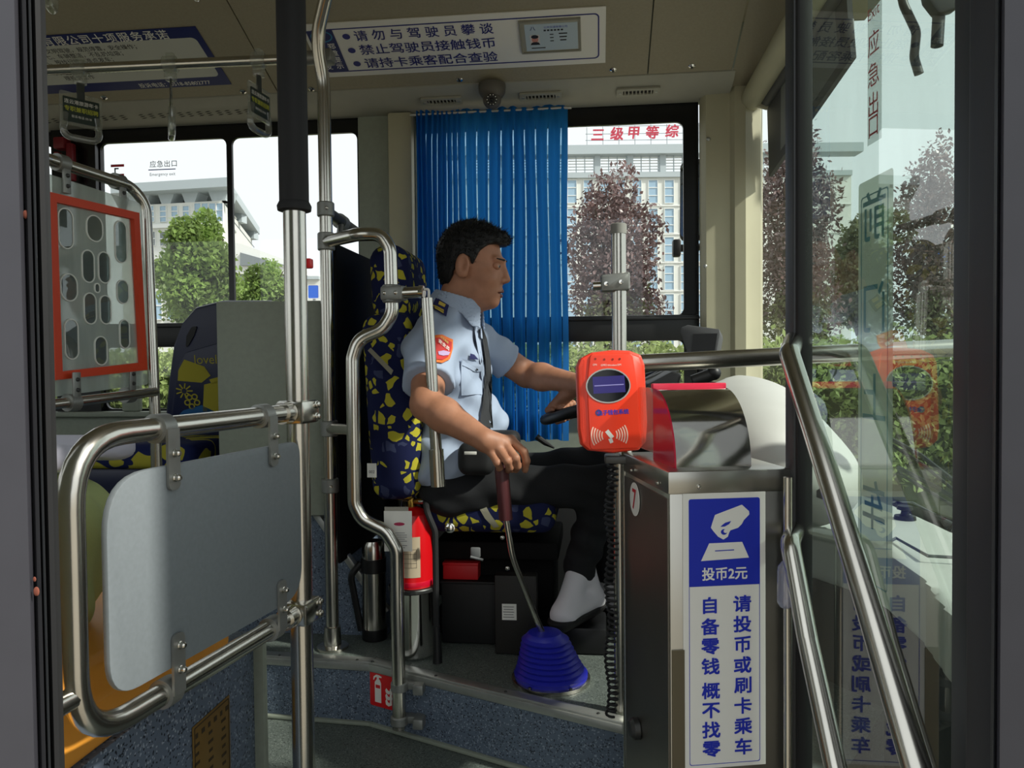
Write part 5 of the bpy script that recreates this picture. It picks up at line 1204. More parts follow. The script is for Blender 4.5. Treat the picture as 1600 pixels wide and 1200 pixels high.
# fare sign
cn_ = [CF.px(1066, 766), CF.px(1195, 761), CF.px(1198, 1195), CF.px(1079, 1203)]
sx0, sx1 = cn_[0][0], cn_[1][0]; sz1 = (cn_[0][1]+cn_[1][1])/2; sz0 = CF.px(1138, 1197)[1]; sw, sh_ = sx1-sx0, sz1-sz0
FS = CF.at((sx0+sx1)/2, (sz0+sz1)/2, 0.0015)
g = G(); g.box((0, 0, 0), (sw, sh_, 0.001), FS); sg_ = obj('fare_sign', g, WHITE, t, label='white and blue fare sign')
fp = lambda x, y: tuple(np.array(CF.px(x, y))-np.array([(sx0+sx1)/2, (sz0+sz1)/2]))
bt = fp(1075, 780)[1]; bb = fp(1135, 914)[1]; bwid = sw*0.86
g = G(); g.prism(rpoly([(-bwid/2, bt), (bwid/2, bt), (bwid/2, bb), (-bwid/2, bb)], [0.004, 0.004, 0, 0]), 0.0003, FS, 0.0008); obj('blue_field', g, BLUEP, sg_)
ln_ = rpoly([(-bwid/2, bt), (bwid/2, bt), (bwid/2, -sh_/2+0.006), (-bwid/2, -sh_/2+0.006)], 0.004, 4); i_ = rpoly([(-bwid/2+0.0009, bt-0.0009), (bwid/2-0.0009, bt-0.0009), (bwid/2-0.0009, -sh_/2+0.0069), (-bwid/2+0.0009, -sh_/2+0.0069)], 0.004, 4)
g = G(); g.ring(ln_, i_, 0.0003, FS, 0.0006); obj('border_line', g, BLUEP, sg_)
cr = lambda x, y: fp(940+x/5, 700+y/5)                       # measured on an enlarged view
hand = [(1090, 440), (1145, 490), (1148, 515), (1105, 560), (1090, 590), (1060, 620), (1000, 640), (990, 660), (980, 690), (945, 712), (905, 690), (870, 650), (848, 620), (865, 565), (880, 520)]
g = G(); g.prism([cr(*p) for p in hand], 0.0003, FS, 0.0013); obj('hand_symbol', g, WHITE, sg_)
g = G(); g.prism([cr(*p) for p in ((1005, 567), (990, 590), (955, 610), (922, 612), (940, 595), (960, 580))], 0.0003, FS, 0.0018); a = cr(950, 652); g.prism(ellipse(a[0], a[1], 0.0052, 0.0045, 20), 0.0003, FS, 0.0018); obj('finger_gap', g, BLUEP, sg_)
g = G(); a = cr(962, 645); g.prism(ellipse(a[0], a[1], 0.0034, 0.0030, 16), 0.0003, FS, 0.0022); obj('coin_symbol', g, WHITE, sg_)
g = G(); g.prism([cr(*p) for p in ((835, 742), (1092, 730), (1145, 852), (772, 880))], 0.0003, FS, 0.0013); obj('slot_plate_symbol', g, WHITE, sg_)
g = G(); g.prism([cr(*p) for p in ((880, 797), (1028, 788), (1028, 795), (880, 804))], 0.0003, FS, 0.0018); obj('slot_symbol', g, BLUEP, sg_)
text('投币2元', 0.0215, FS, WHITE, sg_, 0, fp(1133, 895)[1], c=0.0016, bold=0.025)
for k, ch in enumerate('请投币或刷卡乘车'): a = fp(1158.5+k*0.25, 942+k*31.8); text(ch, 0.0275, FS, BLUEP, sg_, a[0], a[1], c=0.0016, bold=0.028, sx=1.12)
for y, ch in zip((945, 978, 1009, 1040, 1078, 1109, 1139, 1169), '自备零钱概不找零'): a = fp(1108+(y-945)*0.012, y); text(ch, 0.0275, FS, BLUEP, sg_, a[0], a[1], c=0.0016, bold=0.028, sx=1.12)
# hood: curved chrome cover with red acrylic cheeks
HF = Frame(CF.p(0, ztop+0.001, 0), CF.u, (0, 0, 1))
hx0, hx1 = CF.px(1080, 722)[0]-0.012, CF.px(1200, 722)[0]-0.012
zb_, zt_ = 0.0, W(1105, 608, 1.30)[2]-ztop
def hood_prof(n=14): return [(-0.035-0.115*(1-math.cos(PI/2*k/n)), zt_*math.sin(PI/2*k/n)) for k in range(n+1)]     # (depth, height)
hp_ = hood_prof(); g = G(); vs = []
for x in (hx0, hx1):
    for d_, z in hp_: vs.append(HF.p(x, z, d_))
    for d_, z in reversed(hp_): vs.append(HF.p(x, z-0.002, d_-0.002))
m_ = 2*len(hp_); g.add(vs, [(i, (i+1) % m_, m_+(i+1) % m_, m_+i) for i in range(m_)]); hd = obj('hood', g, CHROME, t, label='mirror-polished curved hood')
ACR = mat('red_acrylic', 'c2213c', 0.15); PINK = mat('pink_red_acrylic', 'd8344e', 0.2)
for x, s_ in ((hx0, -1),):
    pl = [HF.p(x, z, d_) for d_, z in hp_]+[HF.p(x, 0.0, hp_[-1][0])]; g = G(); n_ = len(pl); g.add(pl+[p+CF.u*s_*0.003 for p in pl], [tuple(range(n_)), tuple(n_+k for k in reversed(range(n_)))]+[(k, (k+1) % n_, n_+(k+1) % n_, n_+k) for k in range(n_)]); obj('red_cheek', g, ACR, hd)
g = G(); g.box(((hx0+hx1)/2, zt_+0.003, hp_[-1][0]-0.002), (hx1-hx0+0.008, 0.010, 0.012), HF, 0.002); obj('red_strip', g, PINK, hd)
g = G(); g.box((hx0-0.002, zt_*0.55, hp_[-1][0]-0.045), (0.003, zt_*0.9, 0.09), HF); obj('back_plate', g, CLEAR, hd)
# flexible conduit behind the reader pole
cp = [W(955+3*math.sin(k*0.5), 714+k*9.0, 1.50) for k in range(46)]
CON = thing('coiled_cable', 'black coiled cable hanging behind the thin steel pole', 'cable', cp[-1]); g = G(); hel = []
for k in range(45*10):
    i, fr_ = divmod(k/10.0, 1); i = int(i); p = cp[i]+(cp[i+1]-cp[i])*fr_; a = k*2*PI/10*1.0; hel.append(p+V(math.cos(a), math.sin(a), 0)*0.009)
g.tube(hel, 0.0028, 6); obj('coil', g, RUBBER, CON)
# thin pole and reader
rp = W(979, 960, 1.475)
t = thing('reader_pole', 'thin stainless pole beside the coin box carrying the card reader', 'pole', V(rp[0], rp[1], 0))
g = G(); z1 = W(978, 716, 1.475)[2]; g.tube([(rp[0], rp[1], 0), (rp[0], rp[1], z1)], 0.0075, 14); obj('pipe', g, STEEL, t)
g = G(); g.lathe([(0.03, 0), (0.03, 0.006), (0.012, 0.012)], (rp[0], rp[1], 0), n=20); obj('foot', g, STEEL, t)
g = G(); a, b = W(950, 717, 1.46), W(984, 716, 1.475); g.box((a+b)/2, (0.055, 0.045, 0.016), bev=0.004); obj('reader_bracket', g, DARKMET, t)
RFm = Frame(W(957, 628, 1.42), W(1010, 625, 1.425)-W(957, 628, 1.42), V(0, 0.10, 1))
t = thing('card_reader', 'orange red smart card reader with oval display above the coin box', 'card reader', W(957, 707, 1.43))
rq = lambda x, y: RFm.px(x, y)
out = rpoly([rq(902, 556), rq(1004, 552), rq(1012, 700), rq(908, 706)], [0.022, 0.022, 0.022, 0.022], 6); out = [(a, b) for a, b in out]
pts = [rq(903, 572), rq(908, 559), rq(925, 550), rq(957, 546), rq(985, 547), rq(1003, 554), rq(1009, 570), rq(1013, 660), rq(1011, 690), rq(1000, 703), rq(960, 708), rq(922, 704), rq(910, 694), rq(906, 670)]
g = G(); g.prism(rpoly(pts, 0.006, 3), 0.034, RFm, -0.036, bev=0.007); bd = obj('body', g, ORED, t)
g = G(); pl = [rq(922, 553), rq(988, 552), rq(996, 600), rq(1001, 700), rq(922, 703), rq(917, 600)]; g.prism(rpoly(pl, 0.008, 3), 0.006, RFm, -0.004, bev=0.0025); fa = obj('face', g, ORED, bd)
oc = rq(950, 603); k = abs(rq(960, 603)[0]-rq(950, 603)[0])/10
g = G(); g.ring(ellipse(*oc, 35*k, 27*k), ellipse(*oc, 33*k, 25*k), 0.0012, RFm, 0.0022); obj('display_rim', g, ALU, fa)
g = G(); g.prism(ellipse(*oc, 33.2*k, 25.2*k), 0.0008, RFm, 0.0022); ov = obj('display_oval', g, mat('black_display', '07080c', 0.12), fa)
LCD = mat('violet_lcd', '2c2470', 0.3); g = G(); c_ = rq(951, 601); g.box((c_[0], c_[1], 0.0033), (50*k, 26*k, 0.0004), RFm); ld = obj('display_screen', g, LCD, ov)
g = G(); g.box((c_[0], c_[1]-1*k, 0.0038), (46*k, 1.6*k, 0.0004), RFm); obj('display_line', g, mat('pale_lcd_line', '8d88c8', 0.3), ld)
text('电子钱包系统', 8.2*k, RFm, BLUEP, fa, *rq(958, 644), c=0.0026, bold=0.03); g = G(); a = rq(935, 645); g.ring(ellipse(*a, 5*k, 5*k, 20), ellipse(*a, 2.6*k, 2.6*k, 20), 0.0003, RFm, 0.0024); obj('logo_ring', g, NAVYP, fa)
for x, w_ in ((930, 'ON'), (944, 'GPRS'), (957, 'Wireless'), (968, 'SIM')): text(w_, 4.2*k, RFm, WHITE, fa, *rq(x-1, 571-abs(x-950)*0.05), c=0.0026); g = G(); a = rq(x, 562-abs(x-950)*0.06); g.prism(ellipse(*a, 1.6*k, 1.6*k, 12), 0.0006, RFm, 0.0022); obj('status_lamp', g, mat('dark_lamp', '8e2412', 0.3), fa)
wc = rq(952, 680); PEACH = mat('peach_print', 'f2c7b4', 0.5)
for s_ in (-1, 1):
    for r_ in (12, 16, 20, 24, 28):
        o_, i_ = [], []; g = G()
        for j in range(9):
            an = -0.52+1.04*j/8; o_.append((wc[0]+s_*(r_+1.0)*k*math.cos(an), wc[1]+(r_+1.0)*k*math.sin(an))); i_.append((wc[0]+s_*(r_-1.0)*k*math.cos(an), wc[1]+(r_-1.0)*k*math.sin(an)))
        g.prism(o_+i_[::-1], 0.0003, RFm, 0.0024); obj('wave_line', g, PEACH, fa)
g = G(); c0 = rq(950, 676); 
for L_ in (((945, 675), (950, 671), (959, 682), (954, 686)), ((950, 686), (956, 685), (958, 691), (953, 693))): g.prism([rq(*p) for p in L_], 0.0003, RFm, 0.0024)
obj('card_symbol', g, WHITE, fa)
g = G(); a = rq(1009, 612); g.box((a[0]-0.002, a[1], -0.012), (0.003, 0.012, 0.003), RFm); obj('side_slot', g, DARKMET, bd)

# ---- capped post and front handrail
pc0 = W(967, 420, 1.95)
t = thing('capped_post', 'short stainless post with grey cap and clamp in front of the driver window', 'post', V(pc0[0], pc0[1], 0.19))
zc_ = W(967, 350, 1.95)[2]
g = G(); g.tube([(pc0[0], pc0[1], 0.19), (pc0[0], pc0[1], zc_-0.01)], 0.0185, 20); obj('pipe', g, STEEL, t)
g = G(); g.lathe([(0.0205, zc_-0.026), (0.0205, zc_-0.002), (0.018, zc_), (0, zc_)], (pc0[0], pc0[1], 0), n=20); obj('cap', g, mat('grey_cap', '8c8c86', 0.6), t)
zc2 = W(967, 441, 1.95)[2]; fr_ = Frame(V(pc0[0], pc0[1], zc2), (1, 0.05, 0), (0, 0, 1))
g = G(); g.prism(rpoly([(-0.046, 0.017), (0.026, 0.024), (0.026, -0.022), (-0.046, -0.024)], 0.006), 0.05, fr_, -0.025, bev=0.005); cl = obj('clamp', g, CAST, t)
for a, b in ((-0.034, -0.006), (0.003, -0.002)): g = G(); g.lathe([(0.0065, 0), (0.0055, 0.004), (0, 0.0045)], fr_.p(a, b, 0.025), fr_.n, 12); obj('screw', g, CHROME, cl)
g = G(); g.tube([fr_.p(-0.04, -0.008), fr_.p(-0.066, -0.009)], 0.011, 12); obj('stub', g, STEEL, cl)
t = thing('front_handrail', 'horizontal stainless handrail running from the card reader to the front corner', 'rail', W(1120, 563, 1.50))
g = G(); a, b = W(990, 568, 1.49), W(1236, 556, 1.49); dd = nrm(b-a); g.tube([a, b, b+dd*0.42], 0.0172, 20); obj('pipe', g, STEEL, t)
e_ = b+dd*0.42; g = G(); g.tube([a+dd*0.02, a+V(0, 0, -0.30), V(a[0], a[1], ztop)], 0.0, 3) if False else g.lathe([(0.03, -0.004), (0.03, 0.004), (0.018, 0.012)], e_, -dd, 16); obj('end_flange', g, STEEL, t)
g = G(); g.tube(fillet([a, a-dd*0.03, V(a[0]-0.01, a[1]+0.06, a[2]-0.10), V(rp[0], rp[1], z1)], 0.03), 0.012, 12); obj('support_arm', g, STEEL, t)
# far stanchion right of the coin box
sp = W(1231, 900, 1.17); t = thing('corner_pole', 'slim stainless pole at the right edge of the coin box', 'pole', V(sp[0], sp[1], 0)); g = G(); g.tube([(sp[0], sp[1], 0), (sp[0], sp[1], W(1231, 745, 1.17)[2])], 0.0065, 14); obj('pipe', g, STEEL, t)
g = G(); g.lathe([(0.026, 0), (0.026, 0.006), (0.012, 0.012)], (sp[0], sp[1], 0), n=18); obj('foot', g, STEEL, t)

# ---- dashboard
t = thing('dashboard', 'light grey moulded dashboard in front of the driver', 'dashboard', V(0.55, 2.2, 0.19))
def fdash(P, z0=0.47, z1=0.60, inset=0.0):
    x, y, z = P[..., 0], P[..., 1], P[..., 2]
    edge_x = np.interp(y, [q[1] for q in WS[::-1]], [q[0] for q in WS[::-1]])-0.05
    xm = np.interp(y, [1.3, 1.45, 1.75, 2.05, 2.4, 3.1], [0.62, 0.65, 0.70, 0.71, 0.52, 0.42])+inset
    d = np.maximum(np.maximum(x-edge_x, xm-x), np.maximum(z-z1-0.05*np.clip((y-1.3)/1.6, 0, 1), z0-z)); return np.maximum(d, np.maximum(y-3.06, 1.32+inset-y))
g = sdf(fdash, (0.36, 1.26, 0.42), (1.0, 3.10, 0.70), 0.012); obj('shelf', g, LGREY, t)
g = sdf(lambda P: fdash(P, 0.0, 0.46, 0.03), (0.40, 1.28, -0.05), (1.0, 3.10, 0.55), 0.025); obj('lower_body', g, mat('dark_charcoal_panel', '1c1f1f', 0.6), t)
cw = W(1195, 690, 1.95)
def fcowl(P):
    c0 = W(1150, 690, 2.02); d = s_ell(P, c0, (0.20, 0.42, 0.175)); d = smin(d, s_ell(P, W(1215, 730, 1.95), (0.16, 0.40, 0.13)), 0.05)
    return smax(d, -s_ell(P, W(1075, 600, 2.25), (0.12, 0.32, 0.11)), 0.015)
c0 = W(1150, 690, 2.02); g = sdf(fcowl, c0-V(0.24, 0.46, 0.24), c0+V(0.32, 0.46, 0.22), 0.012); obj('cowl', g, LGREY, t)
g = G(); c1 = W(1085, 625, 2.30); g.box(c1, (0.16, 0.5, 0.03), bev=0.01); g.box(c1+V(0.05, 0, 0.02), (0.03, 0.4, 0.07), bev=0.01); obj('instrument_panel', g, BLACK, t)
g = G(); f_ = Frame(W(1030, 620, 2.15), (1, 0, 0), (0, 0, 1)); g.prism(rpoly(f_.pts([(985, 640), (1012, 600), (1050, 580), (1066, 584), (1058, 610), (1040, 660), (990, 690)]), 0.01, 3), -0.34, f_, 0.0, bev=0.006); obj('instrument_hood', g, BLACK, t)
g = G(); k0 = W(1103, 590, 2.05); g.tube([k0-V(0.035, 0, 0.01), k0+V(0.02, 0, 0.01)], 0.017, 12); g.sph(k0+V(0.02, 0, 0.012), 0.02, 12, 8); obj('control_knob', g, BLACK, t)
g = G(); g.tube([k0+V(0.0, 0, -0.02), k0+V(0.004, 0, -0.045)], 0.012, 10); obj('knob_stem', g, STEEL, t)
for L_ in ([(1318, 787), (1425, 786), (1512, 832)], [(1352, 870), (1400, 842), (1450, 870), (1520, 874)]):
    g = G(); g.tube([PZ(x, y, 0.632)+V(0, 0, 0.002) for x, y in L_], 0.004, 6); obj('seam', g, mat('dark_seam', '55585a', 0.6), t)
kb = PZ(1414, 812, 0.63); g = G(); g.lathe([(0.030, 0), (0.028, 0.012), (0.012, 0.016), (0.010, 0.026), (0.022, 0.030), (0.020, 0.040), (0, 0.042)], kb, n=20); obj('filler_cap', g, BLACK, t)
g = G(); cz_ = W(1208, 606, 1.95); g.box(cz_, (0.05, 0.02, 0.012), bev=0.003); obj('latch', g, DARKMET, t)
mc = W(1095, 537, 2.45); t = thing('dash_monitor', 'dark grey hooded monitor on the dashboard against the corner pillar', 'monitor', mc-V(0, 0, 0.08))
MG = mat('monitor_grey', '4d4e50', 0.6, bump=0.1); mf = Frame(mc, V(1, -0.25, 0), V(0.05, 0.15, 1))
g = G(); g.prism(rpoly([(-0.055, 0.045), (-0.035, 0.052), (0.062, 0.036), (0.064, 0.020), (0.054, -0.045), (-0.035, -0.042), (-0.058, 0.030)], 0.006), 0.10, mf, -0.05, bev=0.004); obj('housing', g, MG, t)
g = G(); g.prism([(-0.022, -0.034), (0.048, -0.036), (0.056, 0.022), (-0.018, 0.022)], 0.002, mf, 0.050); obj('screen', g, BLACK, t)
g = G(); g.tube([mc-V(0, 0, 0.03), mc-V(-0.01, 0, 0.20)], 0.018, 10); obj('stand', g, BLACK, t)

# ---- sun blind at the windscreen
t = thing('sun_blind', 'dark grey sun blind hanging behind the windscreen header', 'sun blind', V(0.69, 2.7, 1.85))
BLG = mat('blind_grey', '4a4c4e', 0.6); BLG2 = mat('blind_light_grey', '7d817f', 0.6)
g = G(); vs = [(0.655, 3.06, 2.10), (0.665, 3.07, 1.80), (0.70, 2.22, 1.92), (0.685, 2.22, 2.12)]; n_ = nrm(np.cross(V(*vs[1])-V(*vs[0]), V(*vs[3])-V(*vs[0])))
bl = [V(*p) for p in vs]; g.add(bl+[p+V(0.014, 0, 0) for p in bl], [(0, 1, 2, 3), (7, 6, 5, 4), (0, 4, 5, 1), (1, 5, 6, 2), (2, 6, 7, 3), (3, 7, 4, 0)]); obj('screen', g, BLG, t)
g = G(); a_ = [bl[0]*0.75+bl[3]*0.25, bl[1]*0.80+bl[2]*0.20+V(0, 0, 0.03), bl[1]*0.1+bl[2]*0.9+V(0, 0, 0.03), bl[0]*0.1+bl[3]*0.9]; g.add([p-V(0.003, 0, 0) for p in a_], [(0, 1, 2, 3)]); obj('pale_field', g, BLG2, t)
g = G(); g.tube([(0.652, 3.06, 2.085), (0.67, 2.2, 2.115)], 0.026, 14); obj('roller', g, BLG, t)
g = G(); g.box((0.68, 2.19, 1.98), (0.03, 0.03, 0.06), bev=0.005); obj('end_catch', g, BLACK, t)
g = G(); g.tube([(0.60, 3.04, 2.075), (0.655, 3.05, 2.06)], 0.012, 8); obj('bracket', g, CREAM, t)

# ---- door leaf folded in (glass, stiles, grab bars)
DFR = mat('door_frame_grey', '2b2e31', 0.45, noise=0.05)
XL = 0.456
def LW(px, py, X=XL): d = X*1200/(px-800); return W(px, py, d)
lo_, hi_ = LW(1513, 600), LW(1248, 600)
dv = nrm((hi_-lo_)*V(1, 1, 0)); LFm = Frame(V(lo_[0], lo_[1], 0), dv, (0, 0, 1)); LLen = np.linalg.norm((hi_-lo_)*V(1, 1, 0))
if LFm.n[0] > 0: LFm = Frame(V(lo_[0], lo_[1], 0), -dv, (0, 0, 1))
sgn = -1 if LFm.u@dv < 0 else 1      # along = a*sgn
AL = lambda a: sgn*a
door = bpy.data.objects.new('door_1', None); COL.objects.link(door); door.location = tuple(LFm.o); door['kind'] = 'structure'; door['label'] = 'folded glass door leaf with diagonal grab bars'
z0, z1 = -0.25, 2.16
g = G(); g.box((AL(LLen+0.0), (z0+z1)/2, 0), (0.040, z1-z0, 0.032), LFm, 0.006); obj('far_stile', g, DFR, door)
g = G(); g.box((AL(LLen-0.022), (z0+z1)/2, 0.0), (0.012, z1-z0, 0.024), LFm, 0.003); obj('gasket', g, RUBBER, door)
g = G(); g.box((AL(-0.022), (z0+z1)/2, 0), (0.044, z1-z0, 0.036), LFm, 0.006); obj('near_stile', g, DFR, door)
for z in (z0+0.04, z1-0.03): g = G(); g.box((AL(LLen/2), z, 0), (LLen-0.03, 0.07, 0.03), LFm, 0.005); obj('cross_rail', g, DFR, door)
g = G(); a, b = AL(0.0), AL(LLen-0.02); vs = [LFm.p(a, z0+0.07), LFm.p(b, z0+0.07), LFm.p(b, z1-0.06), LFm.p(a, z1-0.06)]; g.add(vs, [(0, 1, 2, 3)]); gl = obj('pane', g, LEAFGLASS, door, smooth=0)
# stickers on the glass (read from the other side)
MF = Frame(LFm.o, -LFm.u, (0, 0, 1)); MF.n = -MF.n if False else MF.n
def mp(px, py): return MF.px(px, py)
PALEG = mat('pale_green_sticker', 'b4c4a4', 0.6); PG2 = mat('faded_teal_print', '5e8f96', 0.6)
ca = [LFm.px(1338, 300)[0], LFm.px(1392, 300)[0]]; sz1 = LFm.px(1365, 275)[1]; sz0 = LFm.px(1365, 940)[1]; wS = abs(ca[1]-ca[0]); cS = (ca[0]+ca[1])/2
STK = glass('faded_film', (0.75, 0.82, 0.72), 0.06, 0.72, (0.78, 0.84, 0.70), back=True)
g = G(); f_ = LFm.at(cS, (sz0+sz1)/2, -0.003); pol = rpoly([(-wS/2, (sz1-sz0)/2), (wS/2, (sz1-sz0)/2), (wS/2, -(sz1-sz0)/2), (-wS/2, -(sz1-sz0)/2)], 0.006); g.add([f_.p(*p) for p in pol], [tuple(range(len(pol)))]); stk = obj('film_sticker', g, STK, gl, smooth=0, label='faded pale green film sticker')
bfm = Frame(f_.o+f_.n*0.001, -LFm.u, (0, 0, 1))
for k, ch in enumerate('前门上车'):
    py = (335, 480, 620, 790)[k]; zz = LFm.px(1365, py)[1]-(sz0+sz1)/2
    o = text(ch, wS*0.72, Frame(f_.o+f_.n*0.0015, -LFm.u, (0, 0, 1)), PG2, stk, 0, zz, c=0.0, bold=0.012, sx=1.0)
g = G(); wd_ = wS*0.78; hh = (sz1-sz0)-0.04; g.ring(rrect(wd_, hh, 0.004, 3), rrect(wd_-0.003, hh-0.003, 0.004, 3), 0.0004, f_, 0.001); obj('sticker_line', g, PG2, stk)
STW = glass('white_film', (0.7, 0.74, 0.72), 0.06, 0.3, (0.8, 0.84, 0.82))
ca = [LFm.px(1352, 100)[0], LFm.px(1374, 100)[0]]; e1 = LFm.px(1363, -30)[1]; e0 = LFm.px(1363, 222)[1]; wE = abs(ca[1]-ca[0]); cE = (ca[0]+ca[1])/2
g = G(); f2 = LFm.at(cE, (e0+e1)/2, -0.003); g.add([f2.p(*p) for p in ((-wE/2, (e1-e0)/2), (wE/2, (e1-e0)/2), (wE/2, -(e1-e0)/2), (-wE/2, -(e1-e0)/2))], [(0, 1, 2, 3)]); st2 = obj('exit_sticker', g, STW, gl, smooth=0, label='narrow emergency exit sticker')
for ch, py in zip('应急出口', (66, 115, 162, 197)): text(ch, wE*0.85, Frame(f2.o+f2.n*0.0015, LFm.u, (0, 0, 1)), REDP, st2, 0, LFm.px(1363, py)[1]-(e0+e1)/2, c=0.0, bold=0.004)
text('Exit', wE*0.55, Frame(f2.o+f2.n*0.0015, LFm.u, (0, 0, 1)), REDP, st2, 0, LFm.px(1363, 18)[1]-(e0+e1)/2, c=0.0)
# grab bars on the cabin side
def LB(px, py, X=0.405): return LW(px, py, X)
g = G(); g.tube(fillet([LW(1241, 531, 0.448), LB(1233, 552, 0.405), LB(1300, 762), LB(1360, 958), LB(1432, 1200), LB(1470, 1330)], 0.03, 5), 0.0148, 18); obj('grab_bar', g, STEEL, door, label='long diagonal grab bar')
g = G(); g.tube(fillet([LW(1243, 828, 0.448), LB(1234, 848, 0.405), LB(1262, 1000), LB(1308, 1210), LB(1340, 1370)], 0.03, 5), 0.0140, 18); obj('grab_bar', g, STEEL, door, label='lower grab bar')
LFILM = glass('torn_clear_film', (0.75, 0.77, 0.85), 0.12, 0.25, (0.6, 0.6, 0.75))
g = sdf(lambda P: s_cap(P, LB(1230, 890, 0.40), LB(1227, 940, 0.40), 0.014, 0.012), LB(1228, 915, 0.40)-0.06, LB(1228, 915, 0.40)+0.06, 0.006); obj('torn_film', g, LFILM, door)

# door jambs either side of the doorway
JG = mat('jamb_grey', '3c3c43', 0.5, noise=0.05); JD = mat('jamb_dark', '232428', 0.55)
def column(L, z0=-0.35, z1=2.35):
    """vertical prism whose plan is given by image columns and depths"""
    g = G(); pl = [W(x, 600, d) for x, d in L]; n = len(pl); g.add([(p[0], p[1], z) for z in (z0, z1) for p in pl], [tuple(range(n)), tuple(n+k for k in range(n))]+[(k, (k+1) % n, n+(k+1) % n, n+k) for k in range(n)])
    bm = bmesh.new(); vs = [bm.verts.new(v) for v in g.v]; [bm.faces.new([vs[i] for i in f]) for f in g.f]; bmesh.ops.recalc_face_normals(bm, faces=bm.faces[:]); bm.verts.index_update(); g.v = [tuple(v.co) for v in bm.verts]; g.f = [tuple(v.index for v in f.verts) for f in bm.faces]; bm.free(); return g
dj = bpy.data.objects.new('door_2', None); COL.objects.link(dj); p_ = W(40, 600, 0.6); dj.location = (p_[0], p_[1], -0.35); dj['kind'] = 'structure'; dj['label'] = 'edge of the other folded door leaf at the left of the doorway'
obj('stile', column([(-260, 0.585), (38, 0.585), (46, 0.60), (46, 0.68), (-260, 0.70)]), JG, dj, smooth=30)
obj('rubber_seal', column([(44, 0.600), (50, 0.594), (56, 0.594), (58, 0.62), (60, 0.68), (44, 0.68)]), JD, dj, smooth=30)
obj('seal_bead', column([(57, 0.604), (60, 0.598), (63, 0.598), (64, 0.62), (64, 0.67), (56, 0.67)]), DFR, dj, smooth=30)
obj('edge_rubber', column([(62, 0.625), (70, 0.618), (78, 0.622), (86, 0.66), (84, 0.72), (60, 0.72)]), RUBBER, dj, smooth=30)
CHIP = mat('chipped_rust', '7a4232', 0.9)
for x, y, r in ((40, 335, 0.0024), (57, 924, 0.0026), (54, 905, 0.0014)): g = G(); g.sph(W(x, y, 0.592), (r, r*0.5, r*1.4), 8, 6); obj('paint_chip', g, CHIP, dj)
jr = bpy.data.objects.new('trim_10', None); COL.objects.link(jr); p_ = W(1560, 600, 0.7); jr.location = (p_[0], p_[1], -0.35); jr['kind'] = 'structure'; jr['label'] = 'dark jamb at the right of the doorway'
obj('inner_jamb', column([(1512, 0.735), (1514, 0.70), (1552, 0.665), (1556, 0.70), (1556, 0.80), (1512, 0.79)]), JD, jr, smooth=30)
obj('jamb_seal', column([(1551, 0.662), (1556, 0.652), (1560, 0.655), (1560, 0.70), (1551, 0.70)]), DFR, jr, smooth=30)
obj('outer_jamb', column([(1558, 0.66), (1566, 0.645), (1760, 0.60), (1760, 0.70), (1560, 0.72)]), JG, jr, smooth=30)

# ---- curtain
CUR = bpy.data.materials.new('blue_curtain'); CUR.use_nodes = True; nt = CUR.node_tree; N = nt.nodes.new; L = nt.links.new
_b = nt.nodes['Principled BSDF']; _b.inputs['Base Color'].default_value = lin('1f66a8'); _b.inputs['Roughness'].default_value = 0.7; _b.inputs['Specular IOR Level'].default_value = 0.2
_t = N('ShaderNodeBsdfTranslucent'); _t.inputs[0].default_value = lin('2f8fe0'); _p = N('ShaderNodeBsdfTransparent'); _p.inputs[0].default_value = lin('a9d4ee')
_m = N('ShaderNodeMixShader'); _m.inputs[0].default_value = 0.60; L(_b.outputs[0], _m.inputs[1]); L(_t.outputs[0], _m.inputs[2])
_at = N('ShaderNodeAttribute'); _at.attribute_name = 'thin_thread'; _m2 = N('ShaderNodeMixShader'); _k = N('ShaderNodeMath'); _k.operation = 'MULTIPLY'; _k.inputs[1].default_value = 0.75
L(_at.outputs['Fac'], _k.inputs[0]); L(_k.outputs[0], _m2.inputs[0]); L(_m.outputs[0], _m2.inputs[1]); L(_p.outputs[0], _m2.inputs[2]); L(_m2.outputs[0], nt.nodes['Material Output'].inputs[0])
xa, xb = PY(650, 300, 3.06)[0], PY(886, 300, 3.06)[0]
z1 = PY(760, 172, 3.06)[2]+0.005; z0 = PY(760, 688, 3.06)[2]
NP = 17; g = G(); zs = np.linspace(0, 1, 22); vs = []; thin = []
# pleats bunch up on the left; one thin open-woven line on every pleat
knots = np.concatenate([np.linspace(0, 0.30, 10)[:-1], np.linspace(0.30, 1, 10)])
ss = []
for i in range(len(knots)-1):
    a_, b_ = knots[i], knots[i+1]
    for f_ in (0.0, 0.12, 0.24, 0.36, 0.44, 0.47, 0.53, 0.56, 0.66, 0.78, 0.90): ss.append((a_+(b_-a_)*f_, i+f_))
ss.append((1.0, len(knots)-1.0))
for w_ in zs:
    for s_, ph_ in ss:
        ph = ph_*2*PI; amp = 0.020+0.007*math.sin(s_*11+1); amp *= 1 if w_ < 0.93 else 0.6
        x = xa+(xb-xa)*s_+0.003*math.sin(ph_*1.3+w_*3)*w_+0.002*math.sin(w_*9+ph_)
        vs.append((x, 3.06+amp*math.cos(ph)+0.004*math.sin(ph*2+w_*2), z0+(z1-z0)*w_+0.004*math.sin(s_*23)))
        fr_ = ph_ % 1; thin.append(1.0 if (0.465 < fr_ < 0.535 and w_ < 0.93 and int(ph_) not in (0, 1, 5)) else 0.0)
m_ = len(ss); g.add(vs, [(i*m_+j, i*m_+j+1, (i+1)*m_+j+1, (i+1)*m_+j) for i in range(len(zs)-1) for j in range(m_-1)])
t = thing('curtain', 'blue pleated curtain drawn across the window behind the driver', 'curtain', V((xa+xb)/2, 3.06, z0))
